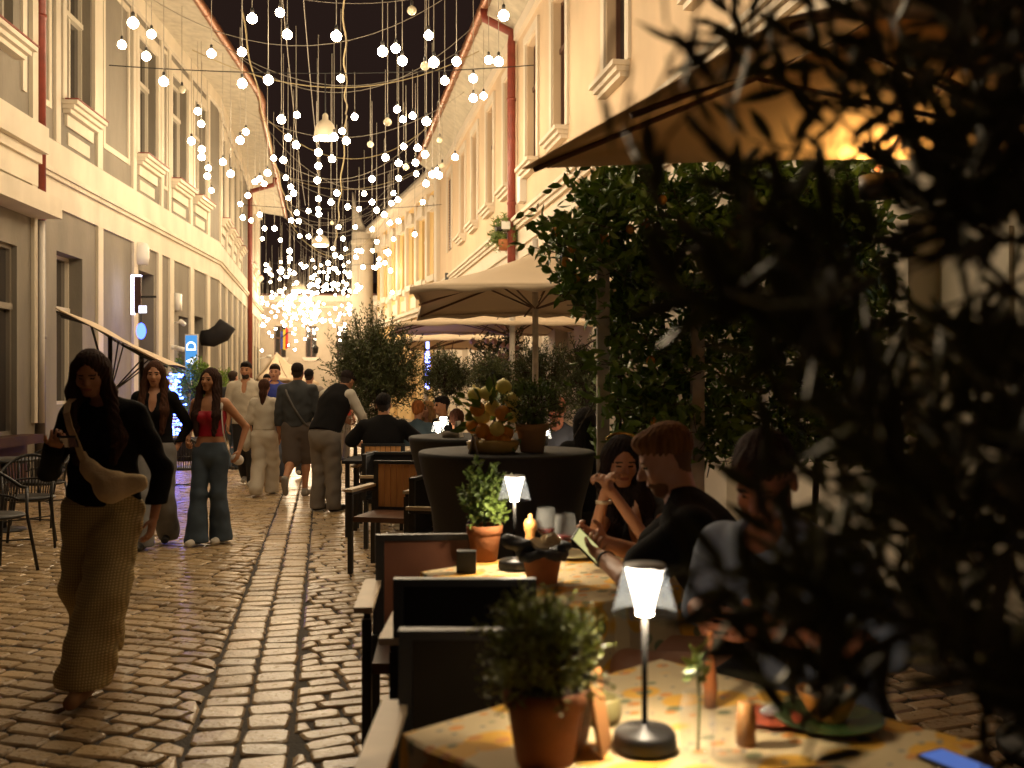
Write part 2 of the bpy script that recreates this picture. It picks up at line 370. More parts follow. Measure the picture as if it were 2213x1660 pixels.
def person(label, x, y, rot, h=1.7, f=True, pose={}, skin='tan', hair=None, haircol=(.03, .015, .01), top=None, bottom=None, shoes=None,
           vox=.011, group=None, z=0.0, extra=None, build=1.0, browmat=None, beard=False):
    s = h/1.75; J = {}
    ge = pose.get
    pel = np.array(ge('pelvis', (0, 0, .93)), float)*s
    che = np.array(ge('chest', (0, 0, 1.28)), float)*s
    sw = (.155 if f else .185)*s*build
    td = che-pel; td /= np.linalg.norm(td)
    tw = ge('twist', 0); sx = np.array(Matrix.Rotation(R(tw), 3, 'Z') @ Vector((1, 0, 0))); fw = np.cross(td, sx); fw /= np.linalg.norm(fw); fw = -fw if fw[1] > 0 and abs(tw) < 80 else fw
    nb = che+td*.17*s; hd = np.array(ge('head', (0, -.015, 1.635)), float)*s
    SL, SR = che+td*.12*s+sx*sw, che+td*.12*s-sx*sw
    hw = .09*s
    HL, HR = pel+np.array((hw, 0, -.03*s)), pel-np.array((hw, 0, .03*s))
    KL, KR = [np.array(ge(k_, d_), float)*s for k_, d_ in (('kneeL', (.10, -.01, .50)), ('kneeR', (-.10, -.01, .50)))]
    AL, AR = [np.array(ge(k_, d_), float)*s for k_, d_ in (('ankL', (.11, .02, .09)), ('ankR', (-.11, .02, .09)))]
    EL, ER = [np.array(ge(k_, d_), float)*s for k_, d_ in (('elL', (sw/s+.05, .02, 1.12)), ('elR', (-sw/s-.05, .02, 1.12)))]
    WL, WR = [np.array(ge(k_, d_), float)*s for k_, d_ in (('wrL', (sw/s+.06, -.05, .87)), ('wrR', (-sw/s-.06, -.05, .87)))]
    hr = rotm(*ge('headrot', (0, 0, 0))); hs = s*(.98 if f else 1.03)
    if s < 1: hs = .98*max(s, .93)
    def hp(q): return hd+hr @ (np.array(q)*hs)
    b = build*s
    def torso(g=0.0, cw=1.0):
        hipr, war, chr_ = (.165, .125, .15) if f else (.158, .15, .178)
        mid = pel*.45+che*.55 if f else pel*.5+che*.5
        t = [cap(pel-td*.03*s, pel+td*.02*s, hipr*b+g, hipr*b*.97+g, (fw, 1.45)), cap(pel, mid, hipr*b*.92+g, war*b*cw+g, (fw, 1.4)),
             cap(mid, che, war*b*cw+g, chr_*b+g, (fw, 1.4)), cap(che, che+td*.07*s, chr_*b+g, chr_*b*.9+g, (fw, 1.5)),
             cap(SR+sx*.02*s, SL-sx*.02*s, .058*b+g), cap(che+td*.1*s, nb+td*.02*s, .09*b+g, .05*b+g)]
        if f: t += [ell(che+sx*.065*s-td*.02*s+fw*.085*s, np.array((.058, .05, .058))*s+g), ell(che-sx*.065*s-td*.02*s+fw*.085*s, np.array((.058, .05, .058))*s+g)]
        return t
    au, am, aw = (.041, .033, .023) if f else (.05, .04, .028)
    def arm(Sd, E, W, g=0.0, frac=1.0, flare=0.0):
        out = [cap(Sd, E, au*b+.008+g, am*b+g+flare*(frac < .5), None, .02)]
        if frac > .5:
            W2 = E+(W-E)*min(1, (frac-.5)*2); out.append(cap(E, W2, am*b+g, (aw if frac >= 1 else am*.9)*b+g+flare, None, .02))
        elif frac < .5:
            E2 = Sd+(E-Sd)*frac*2; out = [cap(Sd, E2, au*b+.01+g, au*b+g+flare, None, .03)]
        return out
    def leg(Hp, K, A, g=0.0, rr=(.088, .056, .036)):
        cf = K+(A-K)*.3+np.array((0, .015*s, 0))
        return [cap(Hp, K, rr[0]*b+g, rr[1]*b+g), cap(K, cf, rr[1]*b*.98+g, rr[1]*b*.98+g), cap(cf, A, rr[1]*b*.97+g, rr[2]*b+g)]
    root = thing('person', label, 'person', (x, y, z), rot, group)
    hc = [ell(hp((0, .012, .028)), np.array((.073, .092, .088))*hs, hr, .02), ell(hp((0, -.022, -.04)), np.array((.056, .066, .075))*hs, hr, .03),
          cap(hp((-.014, -.062, -.092)), hp((.014, -.062, -.092)), .019*hs, None, None, .02),
          cap(hp((0, -.083, .008)), hp((0, -.104, -.026)), .007*hs, .0125*hs, None, .012), cap(hp((-.01, -.093, -.03)), hp((.01, -.093, -.03)), .008*hs, None, None, .008),
          cap(hp((-.036, -.07, .02)), hp((.036, -.07, .02)), .013*hs, None, None, .015), cap(hp((-.016, -.084, -.06)), hp((.016, -.084, -.06)), .0085*hs, None, None, .008),
          ell(hp((.038, -.055, -.03)), np.array((.022, .022, .022))*hs, None, .02), ell(hp((-.038, -.055, -.03)), np.array((.022, .022, .022))*hs, None, .02),
          ell(hp((.074, .012, -.012)), np.array((.009, .018, .031))*hs, hr, .006), ell(hp((-.074, .012, -.012)), np.array((.009, .018, .031))*hs, hr, .006),
          cap(nb, hp((0, .02, -.05)), (.043 if f else .056)*s, (.042 if f else .052)*s, None, .03)]
    sk = torso(-.004)+arm(SL, EL, WL)+arm(SR, ER, WR)+hc+leg(HL, KL, AL, -.004)+leg(HR, KR, AR, -.004)
    for A, tv in ((AL, ge('toeL', (.02, -1, 0))), (AR, ge('toeR', (-.02, -1, 0)))):
        tv = np.array(tv, float); tv /= np.linalg.norm(tv)
        sk.append(cap(A+np.array((0, 0, -.045*s))-tv*.02*s, A+np.array((0, 0, -.06*s))+tv*.13*s, .034*s, .025*s))
    hn = {}
    for W, E, k_, sd in ((WL, EL, 'L', 1), (WR, ER, 'R', -1)):
        sk += hand(W, E, ge('palm'+k_), ge('curl'+k_, 20), s*(.95 if f else 1.05), sd)
    bs_ = [hp((sg*.031, -.09, .002)) for sg in (-1, 1)]
    reg = [(hp((0, -.095, -.06)), (.024*hs, .02*hs, .0085*hs), hr, 1)]
    for q in bs_: reg += [(q, (.015*hs, .03*hs, .0062*hs), hr, 3)]
    for sg in (-1, 1): reg += [(hp((sg*.031, -.09, .0)), (.0065*hs, .03*hs, .0065*hs), hr, 3), (hp((sg*.033, -.085, .022)), (.021*hs, .022*hs, .0052*hs), hr, 2)]
    if hair == 'short': reg.append((hp((0, .066, .005)), (.1*hs, .062*hs, .075*hs), hr, 2))
    if beard: reg = [(hp((0, -.05, -.085)), (.06*hs, .06*hs, .04*hs), hr, 2)]+reg
    sub = [ell(q, np.array((.014, .011, .0085))*hs, hr) for q in bs_]
    bodyo = sdf_obj('body', sk, [SKINS[skin], LIP, browmat or BROW, EYE], root, vox, .028*s, sub=sub, regions=reg)
    if top:
        g = top.get('g', .012); hem = top.get('hem', .95)*s; nk = top.get('neck', 'crew')
        pr = torso(g, top.get('cw', 1.08))
        if top.get('skirt'): pr.append(cap(pel, pel-td*.05*s, (.175 if f else .17)*b+g, None, (fw, 1.4)))
        if top.get('sleeve', 0) > 0:
            pr += arm(SL, EL, WL, g, top['sleeve'], top.get('flare', .008))+arm(SR, ER, WR, g, top['sleeve'], top.get('flare', .008))
        if nk == 'collar': pr += [cap(nb-fw*.005, nb+td*.03*s, .062*s, .06*s)]
        cl = [(tuple(pel+td*(hem-pel[2])), tuple(-td))]
        if nk == 'tube': cl.append((tuple(che+td*.045*s), tuple(td)))
        sb = [ell(nb+td*.035*s+fw*.03*s, np.array((.068, .075, .06 if nk != 'collar' else .03))*s)]
        if nk == 'v': sb += [ell(nb+fw*.09*s-td*.07*s, np.array((.038, .07, .12))*s)]
        o = sdf_obj(top.get('name', 'shirt'), pr, top['mat'], root, vox, .03*s, sub=sb, clips=cl, wrinkle=top.get('wr', .0025), wfreq=28, seed=x)
    if bottom:
        g = bottom.get('g', .01); rr = bottom.get('rr', (.092, .066, .06)); ln = bottom.get('len', 1.0)
        hipr = (.168 if f else .16)
        pr = [cap(pel-td*.03*s, pel+td*.05*s, hipr*b+g, hipr*b*.9+g, (fw, 1.42))]
        for Hp, K, A in ((HL, KL, AL), (HR, KR, AR)):
            e = np.array(bottom.get('hemoff', (0, 0, -.03)))*s
            if ln >= .9: pr += [cap(Hp, K, rr[0]*b+g, rr[1]*b+g), cap(K, A+e, rr[1]*b+g, rr[2]*b+g)]
            else: pr += [cap(Hp, Hp+(K-Hp)*ln*2, rr[0]*b+g, rr[1]*b+g)]
        cl = [(tuple(pel+td*bottom.get('waist', .1)*s), tuple(td))]
        if ln < .9: pass
        else: cl.append(((0, 0, bottom.get('floor', .03)*s), (0, 0, -1)))
        sdf_obj(bottom.get('name', 'trousers'), pr, bottom['mat'], root, vox, .025*s, clips=cl, wrinkle=bottom.get('wr', .003), wfreq=22, seed=y)
    if shoes:
        for A, tv in ((AL, ge('toeL', (.02, -1, 0))), (AR, ge('toeR', (-.02, -1, 0)))):
            tv = np.array(tv, float); tv /= np.linalg.norm(tv); up = np.array((0, 0, 1.0)); up -= tv*up.dot(tv); up /= np.linalg.norm(up)
            hl = A-up*.048*s-tv*.03*s; to = A-up*.052*s+tv*.17*s
            pr = [cap(hl, to, .043*s, .036*s), cap(A-up*.01*s, A-up*.045*s+tv*.06*s, .045*s, .042*s)]
            bl = A-up*.085*s
            sdf_obj('shoe', pr, shoes, root, min(vox, .009), .02, clips=[(tuple(bl), tuple(-up)), (tuple(A+up*.025*s), tuple(up))])
    if hair:
        hm = mat('hair_%d_%d' % (int(haircol[0]*1000), int(haircol[2]*1000)), haircol, .8, spec=.2, bump=.6, bs=90, var=.35, vs=60, stretch=(1, 1, .1))
        if hair == 'short':
            pr = [ell(hp((0, .021, .047)), np.array((.0775, .096, .083))*hs, hr), ell(hp((0, -.055, .085)), np.array((.052, .035, .03))*hs, hr)]
            sb = [ell(hp((0, -.115, -.035)), np.array((.07, .07, .098))*hs, hr)]
            nn = hr @ np.array((0, -.45, -1.0)); nn2 = hr @ np.array((0, 0, -1.0))
            cl = [(tuple(hp((0, 0, -.055))), tuple(nn2))]
        elif hair == 'bald': pr = None
        else:
            L = ge('hairlen', .38)*s
            pr = [ell(hp((0, .02, .032)), np.array((.084, .1, .093))*hs, hr, .03)]
            bk = hp((0, .07, -.06)); pr += [cap(hp((-.04, .05, 0)), bk+np.array((-.045*s, .035, -L)), .06*hs, .035*s), cap(hp((.04, .05, 0)), bk+np.array((.045*s, .035, -L)), .06*hs, .035*s),
                   cap(hp((0, .06, 0)), bk+np.array((0, .04, -L*1.05)), .062*hs, .045*s)]
            if hair == 'front':
                for sg in (-1, 1):
                    pr += [cap(hp((sg*.068, -.005, .03)), hp((sg*.09, -.02, -.10)), .026*hs, .036*hs, None, .03),
                           cap(hp((sg*.09, -.02, -.10)), che+sx*sg*.105*s+fw*.10*s+np.array((0, 0, -.0*s)), .036*hs, .045*s, None, .03),
                           cap(che+sx*sg*.105*s+fw*.10*s, che+sx*sg*.09*s+fw*.125*s-np.array((0, 0, L*.45)), .045*s, .022*s, None, .03)]
            if hair == 'bun': pr = [pr[0], ell(hp((0, .1, -.02)), np.array((.05, .045, .05))*hs)]
            if hair == 'pony': pr = [pr[0], cap(hp((0, .07, .0)), hp((0, .09, -.10)), .05*hs, .055*hs), cap(hp((0, .09, -.10)), hp((0, .1, -.33)), .05*s, .022*s)]
            sb = [ell(hp((0, -.115, -.018)), np.array((.060, .078, .112))*hs, hr), ell(hp((0, -.12, -.17)), np.array((.07, .085, .1))*hs, hr)]
            cl = []
        if pr: sdf_obj('hair', pr, hm, root, vox*.9, .03, sub=sb, clips=cl, strands=(.0035 if hair != 'short' else .0022, 26, hd[1]+.02, hd[0]))
    J.update(dict(pel=pel, che=che, hd=hd, SL=SL, SR=SR, EL=EL, ER=ER, WL=WL, WR=WR, fw=fw, td=td, nb=nb, s=s, hp=hp, root=root, body=bodyo))
    return J

# ================================================================== SETTING
QX = -.1888                                        # the street runs along (QX, 1)
def wallR(Y): return 4.1+QX*Y
def wallL(Y): return -6.58-.06*Y if Y < 28 else -3.0+QX*Y
def YL(px): return 14147/(977-px)                  # depth on the near left facade
def YF(px): return 6450/(700-px)                   # depth on the far left facade
def YR(px): return 8815/(px-700)

# sky dome
mb = MB(); mb.lathe([(180*math.cos(a), 180*math.sin(a)-2) for a in [R(x) for x in range(0, 91, 10)]], 32)
SKYM = emis('night_sky', (.019, .0105, .0082), 1.0)
tag(mb.build('sky', SKYM, smooth=True), kind='structure')
mb = MB(); mb.add([(-150, -120, -.013), (150, -120, -.013), (150, 170, -.013), (-150, 170, -.013)], [(0, 1, 2, 3)])
tag(mb.build('ground', JOINT), kind='structure')

def stones():
    cen = []
    a0 = -.348; pv = np.array((.9826, -QX*.9826)); qv = np.array((QX*.9826, .9826))
    for sgn, ang in ((-1, R(-19)), (1, R(21))):
        u = np.array((math.cos(ang), math.sin(ang))); v = np.array((-u[1], u[0]))
        for i in range(-10, 410):
            b = i*.124-6 ; a = -30+random.random()*.3; rowh = .124
            while a < 16:
                L = random.uniform(.14, .27); c = u*(a+L/2)+v*b; a += L+.015
                if not (2.9 < c[1] < 37): continue
                if c[0] < -.56*c[1]-.4 or c[0] < wallL(c[1])-.1 or c[0] > min(wallR(c[1])+.1, 2.2): continue
                d = (c @ pv)-a0
                if d*sgn < .10 or d*sgn+L*.5 < .265: continue
                cen.append((c[0], c[1], u[0], u[1], L, rowh-.016, sgn))
    for col in (-1, 1):
        b = 2.9
        while b < 37:
            L = random.uniform(.12, .19); c = pv*(a0+col*.105)+qv*(b+L/2); b += L+.012
            cen.append((c[0], c[1], pv[0], pv[1], .195, L, 0))
    C = np.array(cen); n = len(C); u = C[:, 2:4]; v = np.stack([-u[:, 1], u[:, 0]], 1)
    hl, hw = C[:, 4]/2, C[:, 5]/2
    k = .72; shp = np.array([(-1, -k), (-k*1.1, -1), (k*1.1, -1), (1, -k), (1, k), (k*1.1, 1), (-k*1.1, 1), (-1, k)])
    jit = rng.normal(0, .055, (n, 8, 2)); base = shp[None]+jit
    yaw = rng.normal(0, .05, n); cu = u*np.cos(yaw)[:, None]+v*np.sin(yaw)[:, None]; cv = -u*np.sin(yaw)[:, None]+v*np.cos(yaw)[:, None]
    hz = rng.normal(0, .0022, n); tl = rng.normal(0, .022, (n, 2))
    V = np.zeros((n, 25, 3))
    for ring, (scx, z) in enumerate(((1.0, -.03), (.985, -.0075), (.90, -.0005))):
        lx = base[:, :, 0]*scx*hl[:, None]; ly = base[:, :, 1]*(scx if ring < 2 else .82)*hw[:, None]
        V[:, ring*8:ring*8+8, 0] = C[:, 0:1]+lx*cu[:, 0:1]+ly*cv[:, 0:1]; V[:, ring*8:ring*8+8, 1] = C[:, 1:2]+lx*cu[:, 1:2]+ly*cv[:, 1:2]
        V[:, ring*8:ring*8+8, 2] = z+(hz[:, None]+lx*tl[:, 0:1]+ly*tl[:, 1:2] if ring else 0)
    V[:, 24, 0] = C[:, 0]; V[:, 24, 1] = C[:, 1]; V[:, 24, 2] = .0015+hz
    dd = V[:, :, 0]*pv[0]+V[:, :, 1]*pv[1]-a0; sg = C[:, 6:7]; df = np.where(sg != 0, np.maximum(.218-dd*sg, 0), 0)
    lvl = np.concatenate([np.zeros(8), np.full(8, .004), np.full(8, .016), [.03]])[None]
    df = np.where(df > 0, df+lvl, 0); V[:, :, 0] += df*sg*pv[0]; V[:, :, 1] += df*sg*pv[1]
    fs = []
    for r_ in range(2):
        for i in range(8): fs.append((r_*8+i, r_*8+(i+1) % 8, (r_+1)*8+(i+1) % 8, (r_+1)*8+i))
    q = np.array(fs)[None]+(np.arange(n)*25)[:, None, None]
    t = np.array([(16+i, 16+(i+1) % 8, 24) for i in range(8)])[None]+(np.arange(n)*25)[:, None, None]
    q = q.reshape(-1, 4); t = t.reshape(-1, 3)
    me = bpy.data.meshes.new('cobbles'); me.vertices.add(n*25); me.vertices.foreach_set('co', V.ravel())
    me.loops.add(q.size+t.size); me.loops.foreach_set('vertex_index', np.concatenate([q.ravel(), t.ravel()]).astype(np.int32))
    me.polygons.add(len(q)+len(t)); me.polygons.foreach_set('loop_start', np.concatenate([np.arange(len(q))*4, q.size+np.arange(len(t))*3]).astype(np.int32))
    me.polygons.foreach_set('use_smooth', np.concatenate([np.arange(len(q)) % 16 < 8, np.zeros(len(t), bool)])); me.update(calc_edges=True)
    at = me.attributes.new('tone', 'FLOAT', 'POINT'); at.data.foreach_set('value', np.repeat(rng.uniform(.0, .5, n), 25).astype(np.float32))
    me.materials.append(STONE); o = bpy.data.objects.new('cobblestones', me); COL.objects.link(o); tag(o, kind='structure')
stones()
mb = MB(); mb.add([(-60, 36.9, -.006), (30, 36.9, -.006), (30, 120, -.006), (-60, 120, -.006)], [(0, 1, 2, 3)])
tag(mb.build('far_paving', mat('far_paving_stone', (.26, .21, .16), .4, var=.4, vs=9, bump=.5, bs=9)), kind='structure')

class Fac:
    def __init__(s, A, B, out):
        s.A = Vector((*A, 0)); d = Vector((*B, 0))-s.A; s.L = d.length; s.u = d.normalized(); s.n = Vector((s.u.y, -s.u.x, 0))
        if s.n.dot(Vector((*out, 0))) < 0: s.n = -s.n
    def p(s, u, z, d=0): v = s.A+s.u*u+s.n*d; return (v.x, v.y, z)
    def uY(s, Y): return (Y-s.A.y)/s.u.y
    def box(s, mb, u0, u1, z0, z1, d0, d1, mi=0):
        b = [s.p(u0, z0, d0), s.p(u1, z0, d0), s.p(u1, z0, d1), s.p(u0, z0, d1)]; t = [s.p(u0, z1, d0), s.p(u1, z1, d0), s.p(u1, z1, d1), s.p(u0, z1, d1)]
        return mb.hexa(b, t, mi)
    def wall(s, mb, u0, u1, z0, z1, ops, dep=.25, mi=0):
        us = sorted({u0, u1, *[o[0] for o in ops], *[o[1] for o in ops]}); zs = sorted({z0, z1, *[o[2] for o in ops], *[o[3] for o in ops]})
        us = [u for u in us if u0 <= u <= u1]; zs = [z for z in zs if z0 <= z <= z1]
        for a, b in zip(us, us[1:]):
            for c, d in zip(zs, zs[1:]):
                m1, m2 = (a+b)/2, (c+d)/2
                if any(o[0] < m1 < o[1] and o[2] < m2 < o[3] for o in ops): continue
                mb.add([s.p(a, c), s.p(b, c), s.p(b, d), s.p(a, d)], [(0, 1, 2, 3)], mi)
        for o in ops:
            a, b, c, d = o[:4]; e = -dep
            mb.add([s.p(a, c), s.p(b, c), s.p(b, d), s.p(a, d), s.p(a, c, e), s.p(b, c, e), s.p(b, d, e), s.p(a, d, e)],
                   [(0, 1, 5, 4), (1, 2, 6, 5), (2, 3, 7, 6), (3, 0, 4, 7)], mi)
    def shell(s, mb, z1, dep=8, mi=0):
        a, b, c, d = s.p(0, 0), s.p(s.L, 0), s.p(s.L, 0, -dep), s.p(0, 0, -dep); up = lambda q: (q[0], q[1], z1)
        mb.add([a, b, c, d, up(a), up(b), up(c), up(d)], [(1, 2, 6, 5), (2, 3, 7, 6), (3, 0, 4, 7), (4, 5, 6, 7)], mi)

def window(F, par, loc, u0, u1, z0, z1, fm, dep=.2, transom=.66, mull=True, curtain=True, sill=None, sm=None, red=False):
    t = .055; mb = MB()
    F.box(mb, u0, u0+t, z0, z1, -dep, -dep+.07); F.box(mb, u1-t, u1, z0, z1, -dep, -dep+.07)
    F.box(mb, u0+t, u1-t, z1-t, z1, -dep, -dep+.068); F.box(mb, u0+t, u1-t, z0, z0+t, -dep, -dep+.068)
    if transom: zt = z0+(z1-z0)*transom; F.box(mb, u0+t, u1-t, zt, zt+.09, -dep, -dep+.11)
    if mull: m = (u0+u1)/2; F.box(mb, m-.035, m+.035, z0+t, z1-t, -dep, -dep+.075)
    f = build_at(mb, 'window', fm, loc, par); w_ = f
    g = MB(); F.box(g, u0, u1, z0, z1, -dep-.03, -dep+.012); p = build_at(g, 'pane', GLASS, loc, None); p.parent = f; p.location = (0, 0, 0)
    if sill:
        sb = MB(); e = .14
        F.box(sb, u0-e, u1+e, z0-.07, z0, -.02, sill); F.box(sb, u0-e+.03, u1+e-.03, z0-.14, z0-.07, 0, sill*.75); F.box(sb, u0-e+.06, u1+e-.06, z0-.21, z0-.14, 0, sill*.5)
        q = build_at(sb, 'sill', sm or CREAM, loc, None); q.parent = f; q.location = (0, 0, 0)
        if red:
            rb = MB(); F.box(rb, u0-e-.01, u1+e+.01, z0+.001, z0+.022, -.03, sill+.02); q = build_at(rb, 'sill_flashing', REDPIPE, loc, None); q.parent = f; q.location = (0, 0, 0)
    return f

# ---------------------------------------------- left buildings
def left_building():
    loc = (wallL(28), 28, 0)
    near = Fac((wallL(15.45), 15.45), (wallL(28), 28), (1, 0)); far = Fac((wallL(28.001), 28.0), (wallL(47), 47), (1, 0))
    root = thing('townhouse', 'long taupe townhouse with cream pilaster strips bending away along the left side', 'building', loc)
    W = MB(); T = MB(); ZT = 9.6
    def bay_n(a, b): return near.uY(YL(a)), near.uY(YL(b))
    up = []; gf = []
    wins = [(140, 196), (298, 336), (371, 403), (420, 444)]
    for a, b in wins:
        u0, u1 = bay_n(a, b); up.append((u0, u1, 6.3, 8.75))
    gops = [(*bay_n(122, 178), 1.15, 3.72), (*bay_n(301, 333), .02, 3.9), (*bay_n(387, 408), .02, 3.15), (*bay_n(421, 440), .02, 3.25)]
    near.wall(W, 0, near.L, 0, ZT, up+gops, .45); near.shell(W, ZT)
    fY = [29.4, 31.3, 33.2, 35.2, 39.9, 42.2, 44.6]; fu = [far.uY(y) for y in fY]
    fops = [(u-.5, u+.5, 6.3, 8.75) for u in fu]; gY = [28.9, 30.8, 32.8, 34.8, 36.5, 40.2, 42.6, 45]; fg = [(far.uY(y)-.5, far.uY(y)+.5, .02, 3.15) for y in gY]
    far.wall(W, 0, far.L, 0, ZT, fops+fg, .4); far.shell(W, ZT)
    build_at(W, 'wall', GREYP, loc, root)
    for F, Z in ((near, None), (far, None)):
        F.box(T, 0, F.L, 4.42, 5.5, 0, .045); F.box(T, 0, F.L, 4.86, 4.93, .045, .10); F.box(T, 0, F.L, 4.93, 5.0, .045, .14); F.box(T, 0, F.L, 5.0, 5.04, .045, .09)
        F.box(T, 0, F.L, 9.25, ZT, 0, .09)
    # pilaster strips
    for a, b in ((76, 86), (115, 125), (206, 217), (284, 291), (345, 350), (362, 367), (409, 414), (447, 452)):
        u0, u1 = bay_n(a, b); near.box(T, max(u0, .15), u1, 5.5, 9.25, 0, .05)
    for a, b in ((76, 87), (207, 218), (285, 294), (339, 347), (364, 373), (409, 417), (446, 452)):
        u0, u1 = bay_n(a, b); near.box(T, max(u0, .15), u1, 0, 4.42, 0, .05)
    u = .25
    while u < far.L: far.box(T, u, u+.26, 0, 4.42, 0, .05); u += 1.93
    for i, c in enumerate(fu):
        far.box(T, c-.98, c-.78, 5.5, 9.25, 0, .05); far.box(T, c+.78, c+.9, 5.5, 9.25, 0, .048)
    # window surrounds, aprons, framed panels
    def frame(F, a, b, z0, z1, t, d=.03):
        F.box(T, a, a+t, z0, z1, 0, d); F.box(T, b-t, b, z0, z1, 0, d); F.box(T, a+t, b-t, z0, z0+t, 0, d-.002); F.box(T, a+t, b-t, z1-t, z1, 0, d-.002)
    frame(near, *bay_n(221, 279), 5.95, 9.15, .11); frame(near, *bay_n(78, 108), 6.0, 9.15, .10); frame(near, *bay_n(351, 361), 5.95, 9.15, .08)
    for F, ops in ((near, up), (far, fops)):
        for a, b, z0, z1 in ops:
            F.box(T, a-.22, a-.06, z0, z1+.3, 0, .06); F.box(T, b+.06, b+.22, z0, z1+.3, 0, .06); F.box(T, a-.06, b+.06, z1+.04, z1+.3, 0, .055)
            F.box(T, a-.02, b+.02, z0-.42, z0-.22, 0, .05); F.box(T, a+.1, b-.1, z0-.72, z0-.5, 0, .022)
    build_at(T, 'trim', CREAM, loc, root)
    for (a, b, z0, z1) in up: window(near, root, loc, a, b, z0, z1, FRAMEW, .22, sill=.26, red=True)
    for (a, b, z0, z1) in fops: window(far, root, loc, a, b, z0, z1, FRAMEW, .22, sill=.24, red=True)
    a, b, z0, z1 = gops[0]; window(near, root, loc, a, b, z0, z1, FRAMEW, .3, .62, False)
    for F, (a, b, z0, z1) in [(near, gops[1]), (near, gops[2]), (near, gops[3])]+[(far, o) for o in fg]:
        d = MB(); F.box(d, a, b, z0, z1, -.42, -.36); F.box(d, a+.1, b-.1, z0+.2, z1-.75, -.36, -.34); F.box(d, a+.1, b-.1, z1-.6, z1-.1, -.36, -.345)
        o = build_at(d, 'door', mat('dark_door', (.075, .065, .055), .5, var=.2, vs=3), loc, root)
        h = MB(); h.tube([F.p(b-.12, 1.0, -.33), F.p(b-.12, 1.15, -.30)], .015); q = build_at(h, 'handle', mat('brass', (.5, .35, .12), .3, metal=1), loc, None); q.parent = o; q.location = (0, 0, 0)
    # soffit and gutters
    s = MB()
    o1, o2 = near.p(-2, 0, 1.25), near.p(near.L-.9, 0, 1.25); c1 = Vector(o2); f1 = far.p(.9, 0, 1.1); f2 = far.p(far.L, 0, 1.1)
    inner = [near.p(-2, ZT, 0), near.p(near.L*.5, ZT, 0), near.p(near.L-.9, ZT, 0), near.p(near.L, ZT, 0), far.p(.9, ZT, 0), far.p(far.L, ZT, 0)]
    mid = ((Vector(o2)+Vector(f1))/2)+Vector((.06, 0, 0))
    outer = [(o1[0], o1[1], 9.45), ((o1[0]+o2[0])/2, (o1[1]+o2[1])/2, 9.45), (o2[0], o2[1], 9.45), (mid.x, mid.y, 9.45), (f1[0], f1[1], 9.45), (f2[0], f2[1], 9.45)]
    vs = inner+outer+[(p[0], p[1], p[2]+.14) for p in inner]+[(p[0], p[1], p[2]+.14) for p in outer]
    fs = [(i, i+1, i+7, i+6) for i in range(5)]+[(i+12, i+18, i+19, i+13) for i in range(5)]+[(i+6, i+7, i+19, i+18) for i in range(5)]
    s.add(vs, fs); build_at(s, 'soffit', SOFF, loc, root)
    g = MB(); pts = [Vector(p)+Vector((.06, 0, .02)) for p in outer]
    path = []
    for i in range(len(pts)-1):
        for k in range(14): path.append(pts[i].lerp(pts[i+1], k/14))
    path.append(pts[-1]); sm = path[:]
    for _ in range(5): sm = [sm[0]]+[(sm[i-1]+sm[i]*2+sm[i+1])/4 for i in range(1, len(sm)-1)]+[sm[-1]]
    g.tube(sm, .095, 10)
    for i in range(2, len(sm)-1, 2): g.tube([sm[i]-(sm[i+1]-sm[i]).normalized()*.015, sm[i]+(sm[i+1]-sm[i]).normalized()*.015], .104, 10)
    build_at(g, 'gutter', COPPER, loc, root, True)
    r_ = MB()
    for F in (near, far):
        a, b, c, d = F.p(-.5, 9.62, 1.2), F.p(F.L+.3, 9.62, 1.1), F.p(F.L+.3, 13.5, -5), F.p(-.5, 13.5, -5)
        r_.add([a, b, c, d, *[(q[0], q[1], q[2]-.12) for q in (a, b, c, d)]], [(0, 1, 2, 3), (7, 6, 5, 4), (0, 4, 5, 1), (1, 5, 6, 2), (2, 6, 7, 3), (3, 7, 4, 0)])
    build_at(r_, 'roof', TILE, loc, root)
    # downpipes
    p1 = MB(); p1.tube([near.p(.1, 9.4, 1.2), near.p(.08, 9.0, .6), near.p(.04, 8.7, .16), near.p(.04, 4.05, .16)], .085, 12)
    for z in (7.2, 5.2): p1.tube([near.p(.04, z, .16), near.p(.04, z+.05, .16)], .097, 12)
    build_at(p1, 'downpipe', REDPIPE, loc, root, True)
    p1 = MB(); p1.tube([near.p(.04, 4.05, .16), near.p(.04, 0, .16)], .08, 12); p1.tube([near.p(.04, 2.2, .16), near.p(.04, 2.26, .16)], .095, 12)
    build_at(p1, 'downpipe_foot', DARKPIPE, loc, root, True)
    uu = far.uY(38.2); p2 = MB()
    p2.tube([far.p(uu-.3, 9.4, 1.1), far.p(uu-.2, 9.15, 1.05), far.p(uu-.05, 8.9, .2), far.p(uu, 8.6, .15), far.p(uu, 0, .15)], .09, 10)
    build_at(p2, 'downpipe', REDPIPE, loc, root, True)
    # small boxes fixed to the wall belong to the facade services but can be lifted away
    return near, far
LN, LF = left_building()

